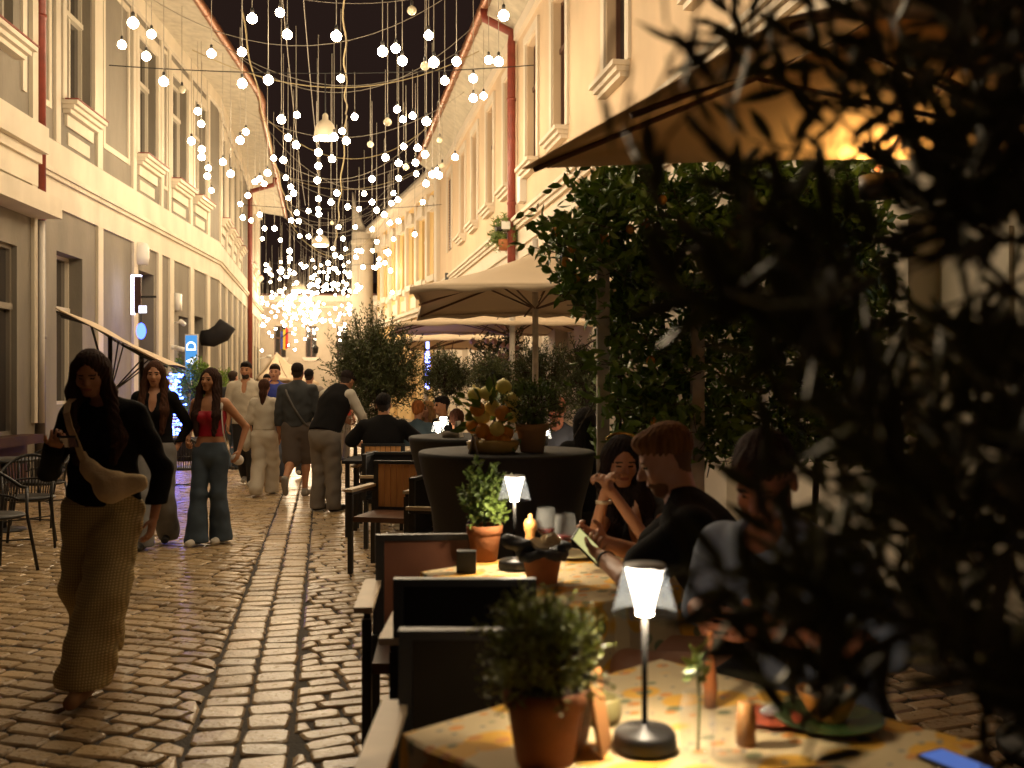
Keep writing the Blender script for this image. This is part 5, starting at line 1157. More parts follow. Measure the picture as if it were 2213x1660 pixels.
def citrus():
    t = thing('citrus_hedge', 'tall citrus trained on white posts with small oranges among glossy leaves', 'citrus tree', (gx(1400, 5.9), 5.9, 0)); O = np.array((gx(1400, 5.9), 5.9, 0))
    r = np.random.default_rng(41); pos = []; ds = []; st = MB(); fr = MB()
    def zone(px, py):
        if 1180 < px < 1890 and 372 < py < 690: return True
        if 1200 < px < 1890 and 690 <= py < 960: return px > 1300
        return False
    N = 2900; k = 0
    while k < N:
        px, py = r.uniform(1170, 1900), r.uniform(365, 1000); Y = 5.9+r.normal(0, .22)
        edge = 24*math.sin(py*.045)+14*math.sin(py*.11+1)
        if py < 640: lim = 1205+edge-(py < 560)*18
        elif py < 700: lim = 1270+edge
        else: lim = 1298+edge*.3
        if px < lim or (py < 392+8*math.sin(px*.03) and px < 1300): continue
        if py < 455 and px < 1205+(455-py)*1.1: continue
        dens = 1.0 if py < 690 else .72
        if math.sin(px*.037+py*.021)+math.sin(py*.043-px*.017) < -1.25: continue
        if r.random() > dens: continue
        p = np.array(P(px, py, Y))-O; k += 1
        q = r.normal(0, 1, 3); q[2] = abs(q[2])*.7-.1; q[1] -= .4
        st.tube([tuple(p-q*.03), tuple(p+q*.05)], [.003, .002], 3, caps=False)
        for j in range(5): pos.append(p+q*.02*j+r.normal(0, .012, 3)); ds.append(q*.5+r.normal(0, .7, 3))
    leaves(pos, ds, .088, .040, 'foliage', CITRUS, t, 6)
    for px0, py0, px1, py1 in ((1330, 1380, 1345, 450), (1450, 1380, 1420, 400), (1620, 1380, 1600, 420), (1750, 1380, 1780, 420)):
        a, bq = np.array(P(px0, py0, 5.95))-O, np.array(P(px1, py1, 5.95))-O; st.tube([tuple(a), tuple((a+bq)/2+r.normal(0, .04, 3)), tuple(bq)], [.022, .018, .008], 6)
    for i in range(60):
        a, bq = np.array(P(r.uniform(1250, 1850), r.uniform(420, 900), 5.9))-O, r.normal(0, .16, 3); st.tube([tuple(a), tuple(a+bq)], [.006, .003], 4, caps=False)
    st.build('branches', BARK, t)
    for px, py in ((1199, 502), (1252, 490), (1265, 494), (1305, 512), (1308, 520), (1362, 495), (1395, 482), (1236, 536), (1432, 432), (1406, 780), (1415, 912), (1245, 602), (1600, 470), (1690, 560), (1222, 566)):
        o = MB(); o.ball((0, 0, 0), .026, 8, 0, (1, 1, 1.12)); q = o.build('fruit', ORANGE, t, True); q.location = Vector(P(px, py, 5.66))-Vector(O)
    po = MB(); po.box(-.36, .36, -.2, .2, 0, .5); o = po.build('planter', mat('dark_planter', (.05, .04, .035), .7), t)
    for px in (1303, 1507):
        p = MB(); x = gx(px, 5.7)-O[0]; p.box(x-.035, x+.035, -.235, -.165, 0, H+(HY-(520 if px < 1400 else 625))*5.7/FPX); p.build('post', POSTW, t)
citrus()

# near out-of-focus olive tree in the right foreground
def near_olive():
    O = np.array((1.45, 1.25, 0)); t = thing('olive_tree', 'very near dark olive tree, blurred long leaves filling the right edge', 'potted tree', tuple(O)); r = np.random.default_rng(77)
    pos = []; ds = []; st = MB()
    st.tube([(0, 0, .2), (-.02, .0, .9), (.03, .03, 1.5), (.0, 0, 2.3)], [.035, .03, .022, .008], 8)
    def limit(py):
        ks = [(-50, 1440), (100, 1500), (210, 1560), (330, 1520), (420, 1520), (520, 1470), (640, 1500), (760, 1550), (900, 1640), (1000, 1620), (1100, 1560), (1250, 1500), (1400, 1560), (1480, 1700), (1560, 1980), (1700, 2250)]
        for (a, x0), (b_, x1) in zip(ks, ks[1:]):
            if a <= py <= b_: return x0+(x1-x0)*(py-a)/(b_-a)
        return 1500
    k = 0
    while k < 185:
        px, py = r.uniform(1380, 2330), r.uniform(-60, 1600); Y = r.uniform(.85, 1.5)
        lim = limit(py)+75+r.normal(0, 25)
        if px < lim: continue
        if 1890 < px < 2060 and 380 < py < 700 and r.random() < .8: continue
        if 2110 < px < 2200 and 440 < py < 960 and r.random() < .7: continue
        if px < lim+140 and r.random() < .30: continue
        if 1100 < py < 1600 and r.random() < .2: continue
        if py < 400 and r.random() < (.72 if px < 1950 else .3): continue
        if 1540 < px < 1780 and 890 < py < 1140 and r.random() < .65: continue
        c = np.array(P(px, py, Y))-O; k += 1
        d = np.array((-.35+.3*r.normal(), .2*r.normal(), .55+.5*r.normal())); d /= np.linalg.norm(d); tl = r.uniform(.09, .17)
        st.tube([tuple(c-d*tl*.5), tuple(c), tuple(c+d*tl*.5)], [.0022, .0018, .001], 4, caps=False)
        for j in range(7):
            f = (j/6-.5)*tl; sgn = 1 if j % 2 else -1; s_ = np.cross(d, (0, 1, 0)); s_ /= np.linalg.norm(s_)
            pos.append(c+d*f); ds.append(d*.8+s_*sgn*.55+r.normal(0, .22, 3))
    # hand placed sprigs that stand free against the bright wall and parasol
    for px, py, dx, dz in ((1290, 190, .3, -1.0), (1360, 330, .5, -.8), (1395, 250, .1, -1), (1345, 275, .45, -.9), (1440, 50, .5, -.6), (1480, 130, .3, -.8), (1440, 300, -.2, -.9), (1505, 20, -.1, -.9), (1465, 230, .5, -.5), (1590, 90, -.2, -.8), (1560, 180, .3, -.9)):
        c = np.array(P(px, py, 1.0))-O; d = np.array((dx, 0, dz)); d /= np.linalg.norm(d); pos.append(c); ds.append(d); st.tube([tuple(c), tuple(c-d*.07+np.array((.04, 0, 0)))], [.0015, .002], 4, caps=False)
    for i in range(26):
        a = np.array((0, 0, r.uniform(.5, 2.1))); px, py = r.uniform(1600, 2200), r.uniform(0, 1500); c = np.array(P(px, py, 1.2))-O; st.tube([tuple(a), tuple((a+c)/2+r.normal(0, .03, 3)), tuple(c)], [.011, .007, .002], 5, caps=False)
    leaves(pos, ds, .082, .019, 'foliage', OLIVEN, t, 8, droop=.06, curl=.12); st.build('branches', BARK, t)
    pot(t, .2, .35, mat('dark_planter', (.05, .04, .035), .7))
near_olive()

# ---------------------------------------------- right wall lit window, warm lamp
def wall_window(label, Y0, z0, z1, w_, col, s):
    u = RF.uY(Y0); t = thing('lit_window', label, 'window', (wallR(Y0), Y0, z0), 0, 'lit windows low on the peach building'); O = Vector((wallR(Y0), Y0, z0))
    b = MB(); RF.box(b, u-w_/2-.06, u+w_/2+.06, z0-.06, z1+.06, .0, .04); o = build_at(b, 'window_frame', BLACKM, tuple(O), None); o.parent = t; o.location = (0, 0, 0)
    b = MB(); n = 3
    for i in range(n): zz = z0+(z1-z0)*i/n; RF.box(b, u-w_/2, u+w_/2, zz+.02, zz+(z1-z0)/n-.03, .04, .05)
    o = build_at(b, 'pane', emis('win_'+str(Y0), col, s), tuple(O), None); o.parent = t; o.location = (0, 0, 0)
wall_window('cold white lit window at the right edge behind the olive leaves', 5.35, 1.3, 2.4, .42, (.55, .65, 1.0), .8)

# ---------------------------------------------- things fixed to the left facade
def wallthing(F, u, z, d): return F.p(u, z, d)
u = LN.uY(19.6); p = LN.p(u, 2.9, .45)
t = thing('projecting_sign', 'slim projecting light box sign with glowing white edge on the taupe wall', 'sign', p)
b = MB(); b.box(-.13, .0, -.03, .03, 0, .72); b.build('panel', mat('sign_dark', (.05, .02, .02), .4), t)
b = MB(); b.box(-.19, -.132, -.04, .04, -.03, .75); b.box(-.132, .0, -.04, .04, .722, .75); b.build('lit_edge', emis('sign_white', (.75, .72, 1.0), 7), t)
b = MB(); b.box(-.03, .12, -.05, -.032, .0, .14); b.build('lit_label', emis('sign_white2', (.8, .8, 1.0), 3), t)
b = MB(); b.box(.0, .3, -.012, .012, .3, .34); b.build('bracket', BLACKM, t)
t = thing('neon_sign', 'round electric blue lit emblem hanging under the slim light box', 'sign', LN.p(u+.1, 2.55, .42))
b = MB(); b.lathe([(.001, -.03), (.085, -.03), (.095, 0), (.085, .03), (.001, .03)], 24); b.v = [(x, z, y*1.7) for x, y, z in b.v]; b.build('disc', emis('blue_disc', (.06, .12, 1), 6), t, True)
b = MB(); b.tube([(0, 0, .16), (0, 0, .34)], .012, 6); b.build('bracket', BLACKM, t)
# backlit vertical sign with letters
u = LN.uY(23.9); p = LN.p(u, 1.75, .32); t = thing('vertical_sign', 'pale blue backlit vertical sign with white letters beside the doorway', 'sign', p)
b = MB(); b.box(-.14, .14, 0, .05, -.15, .92); b.build('light_box', emis('sky_blue_sign', (.10, .38, .85), 1.0), t)
b = MB(); b.box(-.155, .155, .005, .06, .92, .95); b.box(-.155, .155, .005, .06, -.18, -.15); b.box(-.155, -.14, .005, .06, -.15, .92); b.box(.14, .155, .005, .06, -.15, .92); b.build('casing', PAPERW, t)
def letters(txt, size, parent, m, loc, rot, name='lettering'):
    c = bpy.data.curves.new('t', 'FONT'); c.body = txt; c.size = size; c.extrude = .004; c.align_x = 'CENTER'
    o = bpy.data.objects.new('t', c); COL.objects.link(o); dg = bpy.context.evaluated_depsgraph_get(); me = bpy.data.meshes.new_from_object(o.evaluated_get(dg)); bpy.data.objects.remove(o)
    q = bpy.data.objects.new(name, me); me.materials.clear(); me.materials.append(m); COL.objects.link(q); q.parent = parent; q.location = loc; q.rotation_euler = rot; return q
wl = emis('white_letters', (.9, .9, 1), 3)
letters('D', .33, t, wl, (.11, -.006, .66), (R(90), R(-90), 0)); letters('A', .33, t, wl, (.11, -.006, .30), (R(90), R(-90), 0))
# rounded lamp/box, alarm, cameras, black horn-like awning
def wallbox(name, label, cat, F, Y, z, mbf, m, d=.0, rz=None):
    b = MB(); mbf(b); o = b.build(name, m, None, True, loc=F.p(F.uY(Y), z, d)); o.rotation_euler = (0, 0, math.atan2(F.n.y, F.n.x)+R(90)); return tag(o, label, cat)
wallbox('wall_lamp', 'unlit white half round wall lamp above the first dark doorway', 'wall lamp', LN, 20.75, 4.2, lambda b: b.lathe([(.001, -.22), (.14, -.2), (.16, -.05), (.16, .16), (.12, .24), (.001, .26)], 20), WHITEPL, .1)
wallbox('alarm_box', 'small white alarm box high beside the blue lit doorway', 'alarm box', LN, 23.7, 3.45, lambda b: b.box(-.14, .14, -.12, .0, -.2, .2), WHITEPL)
def camf(b): b.tube([(0, 0, 0), (0, -.2, 0)], .02, 6); b.tube([(-.16, -.22, .02), (.12, -.22, -.03)], .055, 10)
wallbox('security_camera', 'white security camera pointing down the street below the alarm box', 'camera', LN, 23.5, 2.95, camf, WHITEPL)
def domef(b): b.box(-.04, .04, -.16, 0, -.05, .05); b.tube([(0, -.14, 0), (-.06, -.34, -.05)], .055, 10)
wallbox('wall_spotlight', 'small white spotlight with dark face beside the blue sign', 'spotlight', LN, 23.2, 2.35, domef, WHITEPL)
def hornf(b):
    n = 10; pts = [(0, -.05-.5*math.sin(R(k*9)), -.05-.35*(1-math.cos(R(k*9)))*-1) for k in range(n)]; b.tube([(0, -.05, -.25), (0, -.3, -.25), (0, -.55, -.12), (0, -.72, .12)], [.2, .24, .26, .24], 14)
wallbox('black_awning', 'folded black curved hood sticking out over the second doorway', 'awning', LN, 26, 2.95, hornf, BLACKC)
wallbox('wall_spotlight', 'thin metal spotlight bracket on the far left wall', 'spotlight', LF, 44, 2.6, lambda b: (b.tube([(0, 0, 0), (0, -.5, .1)], .02, 6), b.box(-.1, .1, -.65, -.45, .05, .2)), WHITEPL)
b = MB(); LF.box(b, LF.uY(37)-.5, LF.uY(37)+.3, .6, 3.0, -.1, -.06); o = build_at(b, 'lit_doorway_panel', emis('blue_panel', (.14, .16, .9), .5), LF.p(LF.uY(37), .6, 0)); tag(o, 'dim blue lit panel in a doorway left of the red downpipe', 'light panel')
b = MB(); b.box(-.16, .16, -.14, 0, -.3, .3); o = b.build('air_vent_box', WHITEPL, None, loc=RF.p(RF.uY(20.3), 5.5, .0)); o.rotation_euler = (0, 0, math.atan2(RF.n.y, RF.n.x)+R(90)); tag(o, 'small pale box mounted right of the red downpipe on the peach wall', 'wall box')
t = thing('security_camera', 'white camera with black lens clamped to the red downpipe', 'camera', RF.p(RF.uY(21), 4.75, .28)); t.rotation_euler = (0, 0, 0)
b = MB(); b.box(-.08, .1, -.1, .1, 0, .16); b.build('housing', WHITEPL, t); b = MB(); b.tube([(-.08, -.02, .02), (-.2, -.08, 0)], .05, 10); b.build('lens', BLACKM, t)
b = MB(); b.box(-.05, .05, -.05, 0, -.12, .12); o = b.build('junction_box', BLACKM, None, loc=RF.p(RF.uY(32), 4.95, .16)); tag(o, 'tiny dark box above the moulding near the louvred shutter', 'wall box')
# flag on the end building
t = thing('flag', 'blue, yellow and red flag on an angled pole at the street end', 'flag', P(612, 742, 50))
b = MB(); b.tube([(-.1, 0, .25), (.25, 0, .55), (.5, 0, .5)], .03, 6); b.build('pole', BLACKM, t)
for i, (nm, cc) in enumerate((('blue_stripe', (.03, .05, .3)), ('yellow_stripe', (.7, .5, .03)), ('red_stripe', (.5, .02, .02)))):
    b = MB(); x0, x1 = .05-.18+i*.12, .05-.18+(i+1)*.12; b.add([(x0, .03*i, .6+.1*i), (x1, .03*i+.05, .6+.08*i), (x1, .05, -.35+.12*abs(i-1)), (x0, 0, -.3), (x0, .03*i+.02, .6+.1*i), (x1, .03*i+.07, .6+.08*i), (x1, .07, -.35+.12*abs(i-1)), (x0, .02, -.3)], [(0, 1, 2, 3), (7, 6, 5, 4)]); b.build(nm, mat(nm, cc, .7), t)
b = MB(); b.lathe([(.001, 0), (.12, .04), (.15, .3), (.17, .32), (.02, .5), (.001, .52)], 12); simple('wall_lantern', 'small dark lantern on the end wall right of the flag', 'lantern', b, BLACKM, P(682, 765, 52))

# ---------------------------------------------- left terrace furniture
bistro_chair('woven bistro chair cut by the left frame edge, nearest of its row', gx(-12, 7.9), 7.9, R(60))
bistro_chair('woven bistro chair left of the woman with the crossbody bag', gx(62, 9.2), 9.2, R(20))
bistro_chair('woven bistro chair behind the one beside the crossbody bag woman', gx(92, 10.6), 10.6, R(-10))
bistro_chair('woven bistro chair between the long haired woman and the red top', gx(396, 12.4), 12.4, R(200))
t = thing('bistro_table', 'small black round table among the left terrace chairs', 'table', (gx(8, 10.2), 10.2, 0))
b = MB(); b.lathe([(.001, .71), (.34, .71), (.35, .72), (.35, .735), (.001, .74)], 32); b.build('tabletop', BLACKM, t, True); b = MB(); b.tube([(0, 0, .02), (0, 0, .71)], .03, 10); b.lathe([(.001, 0), (.22, 0), (.2, .02), (.03, .03)], 24); b.build('pedestal', BLACKM, t, True)

# warm lamp under the ochre parasol, shining on its underside
t = thing('parasol_lamp', 'warm yellow lamp glowing under the ochre parasol behind the citrus top', 'lamp', (1.66, 4.48, 2.40))
b = MB(); b.lathe([(.001, 0), (.06, .0), (.085, -.05), (.09, -.055), (.088, -.05), (.092, .035), (.095, .035), (.091, -.058), (.001, -.06)], 20); b.build('lamp_shade', BLACKM, t, True)
b = MB(); b.lathe([(.001, .05), (.035, .045), (.05, .02), (.001, .012)], 16); b.build('bulb', emis('amber_lamp', (1, .58, .22), 320), t, True)
b = MB(); b.tube([(0, 0, .05), (.1, -.1, .3), (.3, -.35, .42)], .006, 6); b.build('arm', BLACKM, t)

# ================================================================== PEOPLE
BLK = mat('black_knit', (.010, .009, .009), .9, bump=.2, bs=120, spec=.15)
WHT = mat('white_cotton', (.62, .57, .48), .85, bump=.15, bs=60)
CREAMF = mat('cream_linen', (.60, .53, .42), .85, bump=.2, bs=60)
JEAN = mat('blue_denim', (.055, .08, .11), .85, var=.3, vs=6); JEANG = mat('grey_denim', (.22, .215, .21), .85, var=.25, vs=6); JEAN2 = mat('mid_blue_denim', (.10, .13, .20), .85, var=.25, vs=6)
REDF = mat('red_satin', (.38, .006, .02), .5); BLUEF = mat('royal_blue', (.02, .04, .30), .7); NAVY = mat('dark_navy', (.03, .033, .045), .8)
SLATE = mat('slate_denim', (.045, .048, .05), .85, var=.2, vs=8); TAUPE = mat('taupe_cotton', (.20, .17, .14), .85, var=.12, vs=7)
TROU = mat('black_trouser', (.018, .016, .016), .8); WSHOE = mat('white_leather', (.62, .58, .5), .5); BSHOE = mat('black_leather', (.02, .018, .016), .45); BRSHOE = mat('brown_suede', (.25, .12, .04), .8)
OLIVW = mat_weave('mustard_weave', (.56, .42, .17), (.29, .21, .08), 24.0)
LBLUE = mat('pale_blue_cotton', (.30, .36, .48), .85)
def w2l(x, y, rot, h):
    s = h/1.75; c, n = math.cos(-rot), math.sin(-rot)
    return lambda wx, wy, wz: (((wx-x)*c-(wy-y)*n)/s, ((wx-x)*n+(wy-y)*c)/s, wz/s)
WALK = dict(kneeL=(.09, -.14, .49), ankL=(.07, -.20, .09), kneeR=(-.08, -.02, .49), ankR=(-.07, .26, .15), toeR=(-.02, -1, -.25))
WALK2 = dict(kneeR=(-.09, -.13, .49), ankR=(-.07, -.18, .09), kneeL=(.08, -.02, .49), ankL=(.07, .22, .13), toeL=(.02, -1, -.2))
SIT = dict(pelvis=(0, 0, .53), chest=(0, -.04, .88), head=(0, -.09, 1.235), kneeL=(.12, -.44, .52), kneeR=(-.12, -.44, .52), ankL=(.12, -.40, .09), ankR=(-.12, -.40, .09),
           elL=(.25, -.12, .76), elR=(-.25, -.12, .76), wrL=(.14, -.36, .80), wrR=(-.14, -.36, .80))
# 1 woman in front with crossbody bag
x1, y1 = gx(224, 5.04), 5.04
j = person('woman walking closest, black sweater, mustard wide trousers, looking down at her phone', x1, y1, R(4), 1.68, True,
       {**WALK, 'head': (-.045, -.07, 1.62), 'headrot': (5, 24, 0), 'elR': (-.29, .02, 1.10), 'wrR': (-.16, -.24, 1.24), 'palmR': (.2, 0, 1), 'curlR': 26, 'elL': (.29, .06, 1.10), 'wrL': (.27, -.04, .86), 'hairlen': .26, 'kneeL': (.07, -.2, .5), 'ankL': (.02, -.36, .10), 'ankR': (-.10, .26, .16)},
       'tan', 'front', (.045, .02, .012), dict(mat=BLK, g=.02, hem=.93, sleeve=1, flare=.008, cw=1.22, wr=.005), dict(mat=OLIVW, g=.014, rr=(.105, .112, .118), wr=.007, hemoff=(0, 0, .0), floor=.085), BRSHOE, vox=.0075, build=1.0)
def bag(name, label, cat, prims, m, loc, strap=None, sm=None, vox=.006, wr=.003):
    t = thing(name, label, cat, loc); 
    sdf_obj('bag_body', prims, m, t, vox, .03, wrinkle=wr, wfreq=45)
    if strap: b = MB(); vs = []; 
    if strap:
        pts = [Vector(p) for p in strap]
        for i, p in enumerate(pts):
            d = (pts[min(i+1, len(pts)-1)]-pts[max(0, i-1)]).normalized(); s_ = d.cross(Vector((0, -1, 0))).normalized()*.016
            for o_ in (-s_, s_): vs += [tuple(p+o_), tuple(p+o_+Vector((0, -.005, 0)))]
        n = len(pts); fs = []
        for i in range(n-1): a = i*4; fs += [(a+1, a+3, a+7, a+5), (a, a+4, a+6, a+2), (a, a+1, a+5, a+4), (a+2, a+6, a+7, a+3)]
        b.add(vs, fs); b.build('strap', sm or m, t)
    return t
BAGM = mat('cream_canvas', (.66, .50, .28), .85, bump=.3, bs=80)
bag('crossbody_bag', 'mustard cream crescent bag worn across the nearest woman', 'bag', [cap((-.07, 0, .06), (.04, -.02, -.03), .04, .07, ((0, 1, 0), 1.5)), cap((.04, -.02, -.03), (.17, .0, -.01), .07, .045, ((0, 1, 0), 1.5)), cap((-.1, 0, .13), (-.07, 0, .05), .012, .035)], BAGM,
    (x1+.08, y1-.195, 1.03), [(-.19, .10, .40), (-.195, .05, .375), (-.185, .01, .33), (-.16, -.01, .26), (-.12, -.02, .18), (-.09, -.02, .10)])
t = thing('smartphone', 'dark smartphone held by the nearest woman', 'phone', (gx(150, 4.72), 4.70, 1.245)); t.rotation_euler = (R(-112), 0, R(18))
b = MB(); b.box(-.037, .037, -.005, .005, -.02, .125); b.build('case', BLACKM, t); b = MB(); b.box(-.033, .033, .0052, .0058, -.015, .12); b.build('screen', mat('dim_screen', (.02, .02, .02), .1, emit=(.9, .3, .15), es=.01), t)
# 2 long haired woman in grey jeans
person('woman with very long brown hair, black V neck top and loose grey jeans', gx(335, 9.2), 9.2, R(6), 1.71, True,
       {**WALK2, 'headrot': (6, 10, 0), 'elR': (-.25, .08, 1.12), 'wrR': (-.20, .02, .88), 'elL': (.29, .10, 1.14), 'wrL': (.19, .02, .92), 'hairlen': .45}, 'fair', 'front', (.065, .025, .012),
       dict(mat=BLK, g=.012, hem=.98, sleeve=1, neck='v', wr=.003), dict(mat=JEANG, rr=(.10, .092, .098), wr=.005, waist=.13), BSHOE, vox=.009)
# 3 woman in the red top
x3, y3 = gx(455, 9.35), 9.35
person('woman in strapless red top and dark flared jeans walking towards the viewer', x3, y3, R(-8), 1.65, True,
       {'kneeL': (.09, -.02, .50), 'ankL': (.08, .06, .09), 'kneeR': (-.08, -.09, .50), 'ankR': (-.09, -.12, .09), 'headrot': (-6, 2, 4), 'elR': (-.24, .04, 1.14), 'wrR': (-.17, -.14, 1.03), 'curlR': 35, 'elL': (.33, .10, 1.16), 'wrL': (.30, .0, .93), 'hairlen': .42}, 'tan', 'front', (.035, .015, .010),
       dict(name='tube_top', mat=REDF, g=.007, hem=1.07, sleeve=0, neck='tube', cw=1.0, wr=.001), dict(name='jeans', mat=JEAN, g=.006, rr=(.092, .073, .11), wr=.004, waist=.085), WSHOE, vox=.0085)
b = MB(); pts = [(.12, -.05, 1.32), (.14, -.12, 1.22), (.16, -.14, 1.05), (.19, -.1, .9), (.21, -.05, .82)]; b.tube(pts, .006, 6)
t = thing('shoulder_bag', 'small pale bag on a thin chain hanging from the red top woman\'s shoulder', 'bag', (x3, y3, 0)); b.build('chain', PAPERW, t)
b = MB(); b.tube([(.10, .05, 1.345), (.125, -.055, 1.33), (.13, -.105, 1.26)], .014, 6); b.build('shoulder_strap', PAPERW, t, True); sdf_obj('bag_body', [cap((.24, .08, .78), (.24, -.03, .80), .05, .045)], PAPERW, t, .008)
# 4 man in white shirt
person('smiling man with beard and glasses in open white short sleeve shirt and black trousers', gx(532, 14.7), 14.7, R(0), 1.82, False,
       {**WALK, 'headrot': (0, 0, 0), 'ankL': (.10, -.05, .09), 'kneeL': (.10, -.08, .5), 'wrL': (.24, .03, .86), 'wrR': (-.25, -.02, .87)}, 'tan', 'short', (.014, .010, .008), dict(mat=CREAMF, g=.02, hem=.88, sleeve=.45, neck='v', flare=.015, cw=1.12, skirt=True, wr=.004), dict(mat=TROU, rr=(.095, .075, .066)), WSHOE, vox=.010, beard=True, build=1.05)
# 5 girl seen from behind
x5, y5 = gx(571, 13.4), 13.4
person('girl seen from behind, cream T shirt and trousers with long brown ponytail', x5, y5, R(180), 1.56, True,
       {**WALK2, 'elL': (.22, .0, 1.12), 'wrL': (.22, -.06, .9)}, 'tan', 'pony', (.055, .02, .01), dict(mat=CREAMF, g=.015, hem=.99, sleeve=.48, flare=.015, wr=.004), dict(mat=CREAMF, rr=(.108, .10, .095), wr=.005, waist=.11), WSHOE, vox=.010)
bag('tote_bag', 'cream tote bag on the left arm of the girl seen from behind', 'bag', [ell((0, 0, 0), (.055, .13, .17)), ell((0, 0, -.08), (.06, .14, .13))], CREAMF, (x5-.235, y5-.02, .80), [(.02, 0, .14), (.05, .0, .35), (.06, .0, .42)], vox=.01)
# 6 man in blue polo
person('man in royal blue polo shirt, jeans and tan shoes behind the cream dressed girl', gx(594, 14.95), 14.95, R(4), 1.79, False,
       {**WALK2, 'wrL': (.25, -.06, .88), 'elL': (.25, .02, 1.13)}, 'fair', 'short', (.03, .017, .01), dict(mat=BLUEF, g=.014, hem=.90, sleeve=.45, neck='collar', flare=.01, skirt=True), dict(mat=JEAN2, rr=(.095, .075, .07)), BRSHOE, vox=.010)
# 7 man in shorts seen from behind
x7, y7 = gx(643, 13.2), 13.2
person('man walking away in dark shirt, brown shorts and white socks, strap across his back', x7, y7, R(176), 1.77, False,
       {'kneeR': (-.08, -.16, .50), 'ankR': (-.07, -.10, .09), 'kneeL': (.08, .0, .47), 'ankL': (.05, .38, .27), 'toeL': (0, -.45, -1), 'elR': (-.27, -.02, 1.12), 'wrR': (-.26, -.12, .9)}, 'tan', 'short', (.02, .012, .009),
       dict(mat=SLATE, g=.022, hem=.93, sleeve=.9, neck='collar', cw=1.12, wr=.005), dict(name='shorts', mat=mat('brown_shorts', (.11, .085, .07), .85), rr=(.115, .108, .10), len=.46, waist=.1, wr=.004), mat('worn_sneaker', (.3, .27, .23), .7), vox=.010, build=1.04)
b = MB(); b.tube([(-.15, -.03, 1.45), (-.11, -.155, 1.38), (-.02, -.165, 1.2), (.10, -.16, 1.02), (.17, -.10, .92)], .014, 6)
simple('bag_strap', 'grey webbing strap across the back of the man in shorts', 'strap', b, mat('grey_webbing', (.12, .11, .10), .8), (x7, y7, 0))
# 8 waiter bending over a table
x8, y8 = gx(706, 11.75), 11.75
person('waiter in black vest, white sleeves and grey trousers leaning over a table', x8, y8, R(150), 1.76, False,
       {'pelvis': (0, .04, .92), 'chest': (-.0, -.14, 1.25), 'head': (-.02, -.35, 1.52), 'headrot': (0, 35, 0), 'kneeL': (.09, .0, .50), 'kneeR': (-.09, .0, .50), 'ankL': (.11, .04, .09), 'ankR': (-.12, .02, .09), 'elL': (.30, -.32, 1.12), 'wrL': (.20, -.55, 1.05), 'elR': (-.28, -.3, 1.12), 'wrR': (-.16, -.5, 1.0)}, 'tan', 'short', (.02, .012, .01),
       dict(name='shirt', mat=WHT, g=.010, hem=.95, sleeve=.8, neck='collar', wr=.004), dict(mat=TAUPE, g=.014, rr=(.10, .082, .068), wr=.006, waist=.06), BSHOE, vox=.010, build=1.06)
v8 = [o for o in bpy.data.objects if o.get('label', '').startswith('waiter')][0]
s8 = 1.76/1.75; pe, ch = np.array((0, .04, .92))*s8, np.array((0, -.14, 1.25))*s8
td8 = (ch-pe)/np.linalg.norm(ch-pe); fw8 = np.array((0, -td8[2], td8[1]))
sdf_obj('vest', [cap(pe, pe+td8*.05, .196, .196, (fw8, 1.32)), cap(pe, pe+(ch-pe)*.5, .196, .194, (fw8, 1.28)), cap(pe+(ch-pe)*.5, ch, .194, .215, (fw8, 1.28)), cap(ch, ch+td8*.09, .205, .185, (fw8, 1.38)), cap(ch+td8*.13-np.array((.13, 0, 0)), ch+td8*.13+np.array((.13, 0, 0)), .068)], BLK, v8, .010, .03, clips=[(tuple(pe-td8*.01), tuple(-td8))], wrinkle=.003)
# further walkers
person('man in navy shirt glimpsed behind the man in the white shirt', gx(503, 17.2), 17.2, R(160), 1.72, False, {**WALK}, 'fair', 'short', (.05, .03, .02), dict(mat=NAVY, sleeve=.45, hem=.9, skirt=True), dict(mat=JEAN), BSHOE, vox=.014)
person('dark haired man half hidden behind the man in the blue polo', gx(577, 18.2), 18.2, R(10), 1.68, False, {**WALK2}, 'tan', 'short', (.014, .01, .008), dict(mat=NAVY, sleeve=.45, hem=.9, skirt=True), dict(mat=TROU), BSHOE, vox=.014)
person('dark haired walker between the man in shorts and the waiter', gx(668, 16.2), 16.2, R(170), 1.74, False, {**WALK2}, 'tan', 'short', (.014, .01, .008), dict(mat=mat('warm_grey_shirt', (.30, .25, .2), .85), sleeve=.45, hem=.9, skirt=True), dict(mat=TROU), WSHOE, vox=.014)
person('walker in cream T shirt with black backpack left of the nearest woman', gx(140, 10.9), 11.6, R(190), 1.66, False, {**WALK}, 'tan', 'short', (.014, .01, .008), dict(mat=CREAMF, sleeve=.45, hem=.9, skirt=True), dict(mat=TROU), WSHOE, vox=.014)
person('man in dark shirt standing in the street by the large olive tree', gx(742, 19.5), 19.5, R(60), 1.72, False, {}, 'fair', 'short', (.02, .012, .01), dict(mat=mat('brick_red_shirt', (.5, .06, .03), .8), sleeve=.45, hem=.9, skirt=True), dict(mat=TAUPE), BSHOE, vox=.014)
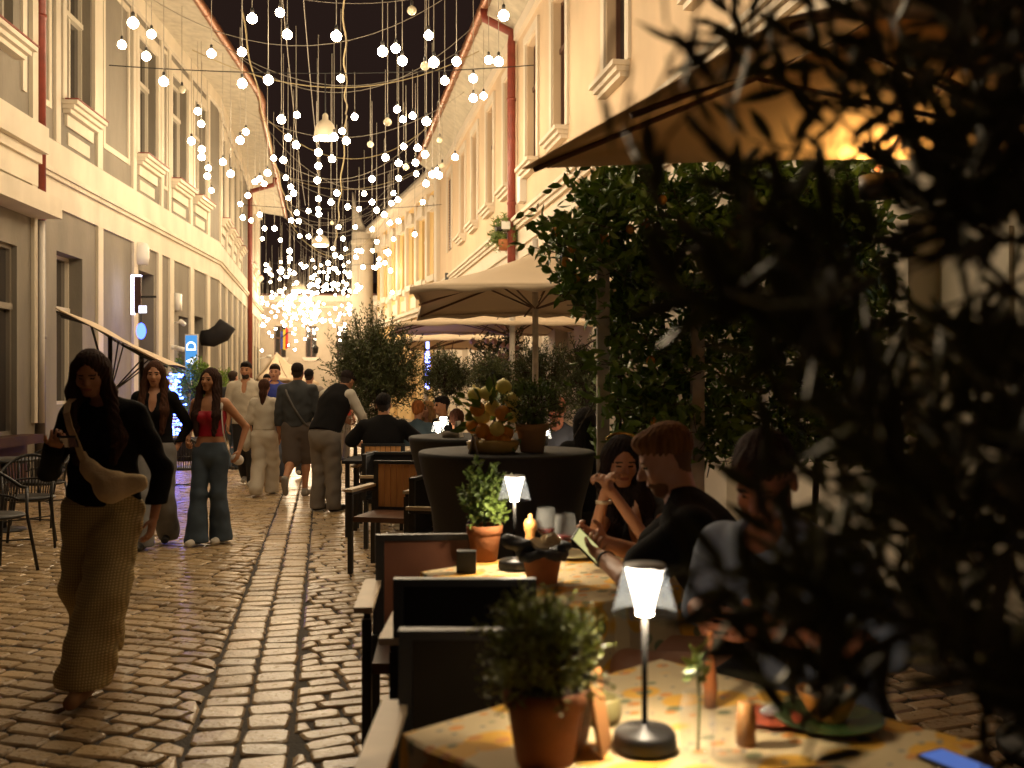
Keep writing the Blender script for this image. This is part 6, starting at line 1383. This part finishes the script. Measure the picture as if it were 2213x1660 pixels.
# seated guests at the back
def seated(label, px, Y, rot, h=1.7, f=True, skin='tan', hair='short', hc=(.02, .012, .01), topm=BLK, sleeve=.45, v=.012, pose={}, **kw):
    return person(label, gx(px, Y), Y, R(rot), h, f, {**SIT, **pose}, skin, hair, hc, dict(mat=topm, sleeve=sleeve, hem=.50, g=.014, flare=.01), dict(mat=TROU, rr=(.09, .07, .062)), BSHOE, vox=v, **kw)
seated('broad seated man in black T shirt seen from behind at the walkway table', 826, 10.85, 176, 1.80, False, 'tan', 'short', (.012, .009, .008), BLK, pose={'wrR': (-.34, -.36, .80), 'elR': (-.36, -.12, .86), 'elL': (.36, -.10, .84), 'wrL': (.34, -.38, .80)}, build=1.12)
seated('ginger haired guest in teal shirt seen from behind under the parasols', 900, 12.2, 170, 1.68, True, 'fair', 'bun', (.30, .10, .025), mat('teal_shirt', (.04, .07, .09), .8))
seated('blonde woman facing left at the lamp lit table', 932, 13.0, -35, 1.66, True, 'fair', 'front', (.40, .22, .09), WHT)
seated('dark haired guest beside the blonde woman', 968, 12.4, -60, 1.74, False, 'tan', 'short', (.012, .009, .008), BLK)
seated('guest with round brown hair seen from behind by the fruit stand', 986, 9.9, 180, 1.62, True, 'tan', 'bun', (.07, .025, .012), BLK)
seated('bald ruddy man in dark shirt under the nearest beige parasol', 1212, 9.3, -28, 1.80, False, 'red', 'bald', topm=NAVY)
seated('woman with very long black hair seen from behind beside the white post', 1262, 7.9, 165, 1.70, True, 'tan', 'long', (.012, .009, .008), BLK, pose={'hairlen': .5})
# 19 woman with clasped hands
x, y, r_ = .66, 4.78, R(-24); L_ = w2l(x, y, r_, 1.66)
person('woman with dark hair resting her chin by clasped hands, elbows on the second table', x, y, r_, 1.66, True,
       {**SIT, 'chest': (0, -.13, .86), 'head': L_(.50, 4.52, 1.15), 'headrot': (28, 16, 0), 'elR': L_(.36, 4.42, .80), 'wrR': L_(.405, 4.32, 1.03), 'elL': L_(.60, 4.30, .80), 'wrL': L_(.435, 4.30, 1.03), 'palmR': (1, 0, 0), 'palmL': (-1, 0, 0), 'curlR': 38, 'curlL': 38, 'hairlen': .25}, 'tan', 'front', (.018, .010, .008),
       dict(mat=mat('black_vest_top', (.015, .013, .013), .8), sleeve=.12, hem=.55, g=.008, neck='v'), dict(mat=TROU, rr=(.09, .07, .062)), BSHOE, vox=.0065)
b = MB(); b.lathe([(.031, -.008), (.035, -.008), (.035, .008), (.031, .008), (.031, -.008)], 20); simple('bracelet', 'pale bracelet on the wrist of the woman with clasped hands', 'bracelet', b, mat('pale_band', (.55, .45, .3), .4, metal=.5), (.40, 4.34, .985))
b = MB(); b.tube([(.075*math.cos(R(k)), -.02+.06*math.sin(R(k))*.3, .045*math.sin(R(k))) for k in range(20, 161, 14)], .006, 6); simple('sunglasses', 'shiny sunglasses pushed up on the clasped hands woman\'s hair', 'sunglasses', b, mat('gold_rim', (.6, .42, .12), .15, metal=1), (.49, 4.46, 1.235))
# 20 ginger man with phone
x, y, r_ = .86, 3.46, R(-100); L_ = w2l(x, y, r_, 1.78)
person('ginger bearded man in black T shirt leaning on the table looking at his phone', x, y, r_, 1.78, False,
       {**SIT, 'pelvis': L_(.90, 3.44, .53), 'chest': L_(.70, 3.52, .90), 'head': L_(.555, 3.60, 1.225), 'headrot': (8, 22, 0), 'elL': L_(.40, 3.40, .83), 'wrL': L_(.335, 3.66, .86), 'elR': L_(.52, 3.86, .83), 'wrR': L_(.37, 3.86, .88), 'palmL': L_(x, y+1, 0.6), 'palmR': L_(x, y-1, .6), 'curlL': 34, 'curlR': 30}, 'fair', 'short', (.20, .085, .025),
       dict(mat=BLK, sleeve=.36, hem=.50, g=.014, flare=.016, neck='crew', wr=.0012), dict(mat=TROU, rr=(.095, .075, .066)), BSHOE, vox=.0065, beard=True, browmat=mat('ginger_brow', (.16, .07, .025), .8), build=1.04)
t = thing('smartphone', 'smartphone with lit yellowish screen held above the second table', 'phone', (.285, 3.74, .885)); t.rotation_euler = (R(55), R(-30), R(60))
b = MB(); b.box(-.037, .037, -.075, .075, 0, .008); b.build('case', BLACKM, t); b = MB(); b.box(-.033, .033, -.07, .07, .0082, .0088); b.build('screen', mat('yellow_screen', (.05, .05, .02), .2, emit=(.8, .75, .3), es=.8), t)
b = MB(); b.lathe([(.030, -.012), (.034, -.012), (.034, .012), (.030, .012), (.030, -.012)], 20); o = simple('wristwatch', 'dark wristwatch on the ginger man\'s wrist', 'watch', b, BLACKM, (.345, 3.625, .857)); o.rotation_euler = (R(80), 0, R(15))
# 21 man in pale shirt behind the olive leaves
x, y, r_ = .93, 2.92, R(-48); L_ = w2l(x, y, r_, 1.80)
person('man in pale blue white shirt at the nearest table, head bowed behind the leaves', x, y, r_, 1.80, False,
       {**SIT, 'chest': L_(.80, 2.84, .90), 'head': L_(.70, 2.76, 1.235), 'headrot': (14, 32, 0), 'elL': (.30, -.22, .80), 'wrL': (.10, -.42, .84), 'elR': (-.30, -.20, .80), 'wrR': (-.12, -.42, .84)}, 'red', 'short', (.045, .022, .012),
       dict(mat=LBLUE, sleeve=.5, hem=.50, g=.016, flare=.014, wr=.0012), dict(mat=TROU, rr=(.095, .075, .066)), BSHOE, vox=.007, build=1.04)
